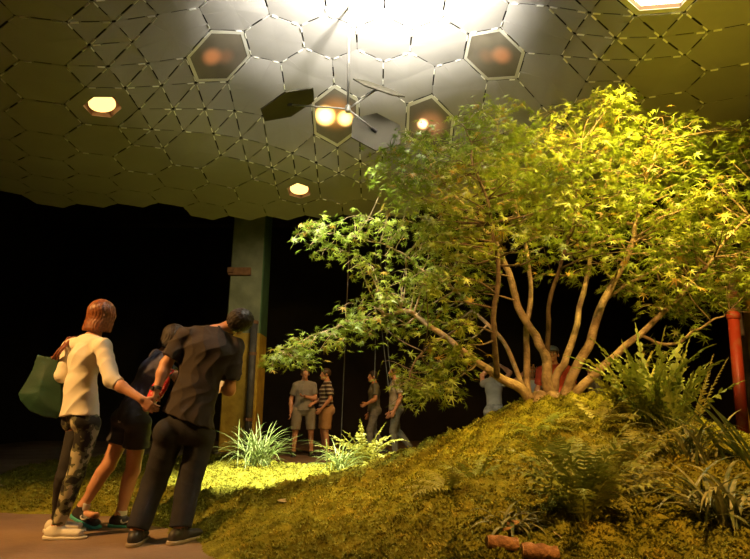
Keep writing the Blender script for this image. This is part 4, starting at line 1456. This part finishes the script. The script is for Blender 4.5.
# ---------------- the man in black bending to the right
J = {'fwd': (.16, .98, 0), 'hf': (.45, .86, .05), 'hu': (.86, -.35, .42),
     'head': at(238.5, 322.5, 3.95), 'neck': at(214.5, 331, 3.90), 'chest': at(208, 350, 3.88), 'waist': at(196, 388, 3.86), 'pelvis': at(187, 424, 3.86), 'hem': at(187, 420, 3.86),
     'sh_l': at(185, 337, 3.86), 'el_l': at(166, 364, 3.82), 'wr_l': at(156.5, 390, 3.76), 'sh_r': at(234, 347, 3.92), 'el_r': at(229.5, 390, 3.92), 'wr_r': at(224, 389, 4.13),
     'hip_l': at(170, 436, 3.84), 'kn_l': at(154, 484, 3.84), 'hip_r': at(201, 436, 3.90), 'kn_r': at(188, 488, 3.86)}
feet(J, 'l', 135, 545); feet(J, 'r', 179, 543)
J['td_l'] = (-.15, 1, 0); J['td_r'] = (.45, .9, 0)
J['hand_l'] = ((-.25, .15, -1), (1, .25, -.2), (.1, .9, 0)); J['curl_l'] = .55
J['hand_r'] = ((-.5, .8, .1), (-.6, -.4, .4), (0, .2, 1)); J['curl_r'] = .6
MAN = person(J, 'dark haired man in black short sleeve shirt and dark jeans bending sideways to the right',
             {'s': 1.04, 'girth': .98, 'hipw': .93, 'shoulder': 1.18, 'hair': {'m': M['hair_dark'], 'amp': .002, 'mess': .004},
              'shirt': {'m': M['black_cloth'], 'sleeve': .78, 'loose': .018, 'wr': .008, 'freq': 34, 'cuff': .008, 'flare': .03, 'collar': True, 'hemtilt': (-.15, 0, 0)},
              'pants': {'m': M['denim'], 'len': 1.97, 'loose': .012, 'wr': .0035, 'freq': 24, 'name': 'jeans', 'knee': .068, 'flare': .018}, 'shoes': {'m': M['black_shoe'], 'sole': M['sole_tan'], 'top': .02}})
d_ = nrm(J['wr_l'] - J['el_l']); mb = MB(); q = J['wr_l'] - d_ * .012; mb.tube([q - d_ * .011, q + d_ * .011], .0325, 18); w_ = mb.build('watch', M['black_shoe'], MAN, smooth=False)
mb = MB(); mb.tube([q + np.array([-.02, -.027, 0]), q + np.array([-.024, -.034, 0])], .017, 14); mb.build('watch_face', M['glass_dark'], w_)
pk = J['wr_r'] + nrm(J['hand_r'][0]) * .075 + np.array([-.02, -.045, .015])
mb = MB(); ax = nrm(np.array([.3, .2, 1])); a2 = nrm(np.cross(ax, [0, 1, 0])); a3 = np.cross(ax, a2)
for i_ in range(3): mb.box(pk + a3 * .004 * i_, (.075, .10 - .01 * i_, .003), (a2, ax, a3))
tag(mb.build('folded_paper', M['white_cloth'], base=pk), 'small white folded paper held in the right hand of the bending man', 'paper')
# ---------------- the woman in navy behind him, leaning forward
J = {'fwd': (.88, .42, -.2), 'hf': (.9, .3, -.35), 'hu': (.45, 0, .9),
     'head': at(175, 339, 4.36), 'neck': at(164, 355, 4.32), 'chest': at(155, 370, 4.30), 'waist': at(142, 392, 4.30), 'pelvis': at(133, 413, 4.30), 'hem': at(132, 411, 4.30),
     'sh_r': at(165, 368, 4.18), 'el_r': at(158, 392, 4.08), 'wr_r': at(157, 397, 3.93), 'sh_l': at(157, 357, 4.46), 'el_l': at(178, 378, 4.50), 'wr_l': at(186, 392, 4.40),
     'hip_r': at(139, 424, 4.22), 'kn_r': at(133, 470, 4.28), 'hip_l': at(127, 424, 4.36), 'kn_l': at(108, 466, 4.30)}
feet(J, 'r', 119, 527); feet(J, 'l', 80, 527)
J['an_l'][2] += .06; J['heel_l'] = .055
J['td_l'] = (.86, -.30, 0); J['td_r'] = (.94, -.10, 0)
J['hand_r'] = ((-.1, -.5, -.8), (-.8, -.2, .1), (.2, -.6, .5)); J['curl_r'] = .7
WOM = person(J, 'woman in navy top and black shorts leaning forward behind the man in black',
             {'s': .97, 'girth': .95, 'bust': True, 'shoulder': .92, 'hair': {'m': M['hair_dark'], 'bob': .075}, 'shirt': {'m': M['navy_cloth'], 'sleeve': .75, 'loose': .012, 'wr': .006, 'freq': 40},
              'pants': {'m': M['black_shorts'], 'len': .50, 'loose': .014, 'flare': .022, 'name': 'shorts', 'rise': .9, 'wr': .004, 'freq': 26},
              'shoes': {'m': M['black_shoe'], 'sole': M['teal'], 'sole_label': 'teal rubber sole', 'sock': M['white_cloth'], 'swoosh': True, 'top': .01}})
# pale tick on the shorts
kd = nrm(J['kn_l'] - J['hip_l']); c_ = at(115.5, 421.5, 4.18); r_ = nrm(np.array([.9, -.3, 0])); n_ = np.array([-.3, -.9, 0])
tk = [(-.016, .006), (-.010, -.004), (.0, -.004), (.030, .018), (.0, -.012), (-.014, -.012)]
sho_ = [o_ for o_ in WOM.children if o_.name.startswith('shorts')][0]
vv = np.array([v.co for v in sho_.data.vertices]) + BASE[WOM.name]
pv = proj(vv)
kk_ = np.argmin(np.hypot(pv[:, 0] - 115.5, pv[:, 1] - 421.5) + 100 * (pv[:, 2] - pv[:, 2].min()))
c_ = vv[kk_] - ray(115.5, 421.5) * .006
ring = np.array([c_ + r_ * a + np.array([0, 0, 1]) * b for a, b in tk])
mb = MB(); mb.prism(ring, ring + np.array([.3, .9, 0]) * .012)
tag(mb.build('tick_mark', M['white_cloth'], sho_), 'pale tick mark')
# red floral pouch held between them
pp = at(158.5, 389, 3.90)
ax = nrm(np.array([.5, 0, .85])); a2 = nrm(np.array([.8, -.25, -.5])); a2 = nrm(a2 - ax * (a2 @ ax)); a3 = np.cross(ax, a2)
po = tag(empty('pouch', pp), 'red flowered pouch held by the woman in navy beside the joined hands', 'pouch')
V, Fq = sdf_mesh(p_wrinkle(p_ell(pp, np.array([a2, ax, a3]), (.062, .125, .030)), .005, 60, 3), pp - .17, pp + .17, .006)
link('bag_body', V, Fq, M['red_floral'], po)
tube_part('wrist_strap', spline([pp + ax * .11, pp + ax * .16 + a3 * .03, pp + ax * .15 - a2 * .03, pp + ax * .10 - a2 * .02], 5), .005, M['red_floral'], po, 6)

# ---------------- the tote
bc = at(48, 386, 4.02)
bag = tag(empty('tote_bag', bc), 'dark green tote bag hanging from the shoulder of the woman in white', 'bag')
bpx = [(38.5, 355), (45, 356.5), (57, 358), (60, 372), (62, 392), (61, 412), (56, 418.5), (44, 417), (31, 411), (22.5, 401), (20.5, 394), (27, 383), (34, 370)]
B3 = np.array([at(a, b, 4.02) for a, b in bpx])
ex = nrm(np.array([1, .12, 0])); ez = np.array([0, 0, 1.]); en = np.cross(ex, ez)
B2 = np.stack([(B3 - bc) @ ex, (B3 - bc) @ ez], -1)


def bag_f(P):
    q = P - bc
    x, z, y = q @ ex, q @ ez, q @ en
    sd = -poly_sd(x, z, B2)
    th = .012 + .34 * np.clip(-sd, 0, .16) * (1 + .15 * np.sin(z * 30 + x * 14)) * np.clip((.30 - (z + .05)) / .25, .25, 1)
    return np.maximum(sd, np.abs(y) - th) * .7


V, Fq = sdf_mesh(lambda P: bag_f(P).astype(np.float32), bc - [.30, .16, .32], bc + [.22, .16, .32], .0075)
link('bag_body', V, Fq, M['bag_green'], bag)
sh = W1['sh_l']
tp1, tp2 = at(42, 357, 4.00), at(56, 359, 3.98)
tube_part('strap', spline([tp2, at(60, 352, 3.93), at(66, 345, 3.97), sh + [.005, .01, .075], sh + [.03, .07, .03], at(58, 356, 4.12), tp1 + [.04, .06, 0]], 6), .011, M['strap_brown'], bag)
tube_part('strap', spline([tp2 + [-.02, -.01, 0], at(58, 351, 3.94), at(63.5, 345.5, 3.98), sh + [-.03, .01, .073], sh + [0, .08, .03], at(55, 356, 4.13), tp1 + [.03, .07, 0]], 6), .010, M['strap_brown'], bag)


# ---------------- visitors in the dark
def pose(px, py, Y, H, f, o=None, z=0.0):
    """standing joints in heights of the person, local axes: right, forward, up"""
    f = nrm([f[0], f[1], 0]); r = np.array([f[1], -f[0], 0])
    b = at(px, py, Y); b = np.array([b[0], b[1], z])
    D = {'head': (0, .015, .928), 'neck': (0, -.01, .845), 'chest': (0, 0, .735), 'waist': (0, 0, .62), 'pelvis': (0, 0, .535), 'hem': (0, 0, .50),
         'sh_l': (-.106, 0, .792), 'sh_r': (.106, 0, .792), 'el_l': (-.15, -.02, .635), 'el_r': (.15, -.02, .635), 'wr_l': (-.155, .03, .485), 'wr_r': (.155, .03, .485),
         'hip_l': (-.055, 0, .505), 'hip_r': (.055, 0, .505), 'kn_l': (-.065, .015, .275), 'kn_r': (.065, .015, .275), 'an_l': (-.07, -.01, .048), 'an_r': (.07, -.01, .048)}
    D.update(o or {})
    Jp = {}
    for kk, v in D.items():
        if isinstance(v, tuple) and len(v) == 3 and kk not in ('hf', 'hu'):
            Jp[kk] = b + (r * v[0] + f * v[1] + np.array([0, 0, v[2]])) * H
        elif kk in ('hf', 'hu'):
            Jp[kk] = r * v[0] + f * v[1] + np.array([0, 0, v[2]])
        else:
            Jp[kk] = v
    Jp['fwd'] = f; Jp.setdefault('td_l', f - r * .15); Jp.setdefault('td_r', f + r * .15)
    return Jp


BK = dict(shoes={'m': M['black_shoe'], 'sole': M['black_shoe'], 'top': .015})
GR = 'visitors standing in the dark behind the garden'
hb = .0115


def visitor(px, py, Y, H, f, o, label, spec):
    d = dict(BK); d.update(spec); d['s'] = H / 1.72
    return person(pose(px, py, Y, H, f, o), label, d, h=hb, group=GR)


walk = {'kn_l': (-.06, .07, .285), 'an_l': (-.06, .06, .048), 'kn_r': (.06, -.01, .275), 'an_r': (.06, -.15, .075), 'heel_r': .05}
visitor(302.5, 450, 10.6, 1.70, (.25, -.97), {'el_l': (-.13, .04, .64), 'wr_l': (.0, .11, .66), 'hip_l': (-.075, 0, .505), 'hip_r': (.075, 0, .505), 'kn_l': (-.09, 0, .275), 'kn_r': (.09, 0, .275), 'an_l': (-.10, 0, .048), 'an_r': (.10, 0, .048)}, 'man in grey tee and pale knee length shorts facing the camera under the leaves',
        {'girth': 1.18, 'hair': {'m': M['hair_brown']}, 'shirt': {'m': M['grey_tee'], 'sleeve': .7, 'loose': .014, 'cuff': .004, 'wr': .006, 'freq': 30, 'flare': .02}, 'pants': {'m': M['khaki'], 'len': .92, 'loose': .008, 'flare': .022}})
visitor(325, 453, 10.5, 1.68, (-.95, -.3), {'el_l': (-.14, -.02, .64), 'wr_l': (-.12, .08, .53), 'el_r': (.13, .02, .65), 'wr_r': (.06, .13, .60)}, 'man in brown and white striped tee and tan shorts seen from the side',
        {'girth': 1.15, 'hair': {'m': M['hair_brown']}, 'shirt': {'m': M['striped_tee'], 'sleeve': .75, 'loose': .014, 'cuff': .004, 'flare': .02}, 'pants': {'m': M['tan_cloth'], 'len': .88, 'loose': .018, 'flare': .02}})
o = dict(walk); o.update({'el_l': (-.14, .02, .65), 'wr_l': (-.13, .12, .60)})
visitor(374, 454, 10.9, 1.66, (-.96, -.25), o, 'young man in dark olive tee walking left behind the bright fern', {'girth': .95, 'hair': {'m': M['hair_dark']}, 'shirt': {'m': M['olive_tee'], 'sleeve': .7, 'loose': .018, 'flare': .015}, 'pants': {'m': M['grey_pants'], 'len': 1.95, 'loose': .014}})
o = {'kn_l': (-.06, .05, .28), 'an_l': (-.06, .02, .048), 'kn_r': (.06, -.03, .28), 'an_r': (.06, -.20, .08), 'heel_r': .05, 'el_l': (-.145, -.02, .64), 'wr_l': (-.14, .05, .50)}
p_ = visitor(396, 454, 10.4, 1.72, (-.97, -.22), o, 'young man in pale grey tee and olive trousers stepping left with a shoulder bag strap', {'girth': .95, 'hair': {'m': M['hair_brown']}, 'shirt': {'m': M['pale_tee'], 'sleeve': .7, 'loose': .018, 'flare': .015}, 'pants': {'m': M['olive_tee'], 'len': 1.95, 'loose': .014}})
Jq = pose(396, 454, 10.4, 1.72, (-.97, -.22), o)
tube_part('bag_strap', spline([Jq['sh_l'] + [.02, -.05, -.16], Jq['sh_l'] + [0, -.04, .05], Jq['sh_l'] + [.12, 0, -.05], Jq['chest'] + [.17, -.05, -.10]], 5), .016, M['glass_dark'], p_, 6)
visitor(497, 452, 8.6, 1.62, (.55, .83), {'el_l': (-.15, .08, .88), 'wr_l': (-.05, .12, .97), 'el_r': (.15, .08, .90), 'wr_r': (.04, .12, .98)}, 'person in grey sleeveless top with arms raised left of the maple trunk',
        {'girth': .9, 'hair': {'m': M['hair_brown']}, 'shirt': {'m': M['grey_tee'], 'sleeve': 0, 'loose': .012}, 'pants': {'m': M['grey_pants'], 'len': .6, 'loose': .014, 'flare': .01}})
visitor(537, 452, 8.8, 1.60, (-.1, -.99), {'el_l': (-.17, .06, .84), 'wr_l': (-.06, .07, .93), 'el_r': (.17, .06, .84), 'wr_r': (.07, .07, .93)}, 'woman with sunglasses on her head and raised arms seen between the maple stems',
        {'girth': .9, 'bust': True, 'glasses': True, 'hair': {'m': M['hair_dark'], 'bob': .10}, 'shirt': {'m': M['white_cloth'], 'sleeve': .4, 'loose': .012}, 'pants': {'m': M['denim'], 'len': 1.95, 'loose': .01}})
visitor(561, 452, 8.0, 1.82, (-.4, -.9), {}, 'tall person in red tee and grey blue cap hidden behind the maple stems',
        {'girth': 1.15, 'hair': {'m': M['hair_brown']}, 'cap': M['cap_blue'], 'shirt': {'m': M['red_tee'], 'sleeve': .7, 'loose': .02, 'flare': .02}, 'pants': {'m': M['khaki'], 'len': .9, 'loose': .018, 'flare': .02}})
visitor(603, 452, 8.8, 1.66, (-.9, .3), {'el_r': (.14, .05, .65), 'wr_r': (.10, .12, .55)}, 'person in olive grey tee standing behind the ferns right of the trunk',
        {'girth': 1.05, 'hair': {'m': M['hair_dark']}, 'shirt': {'m': M['grey_tee'], 'sleeve': .7, 'loose': .02, 'flare': .02}, 'pants': {'m': M['grey_pants'], 'len': 1.95, 'loose': .014}})
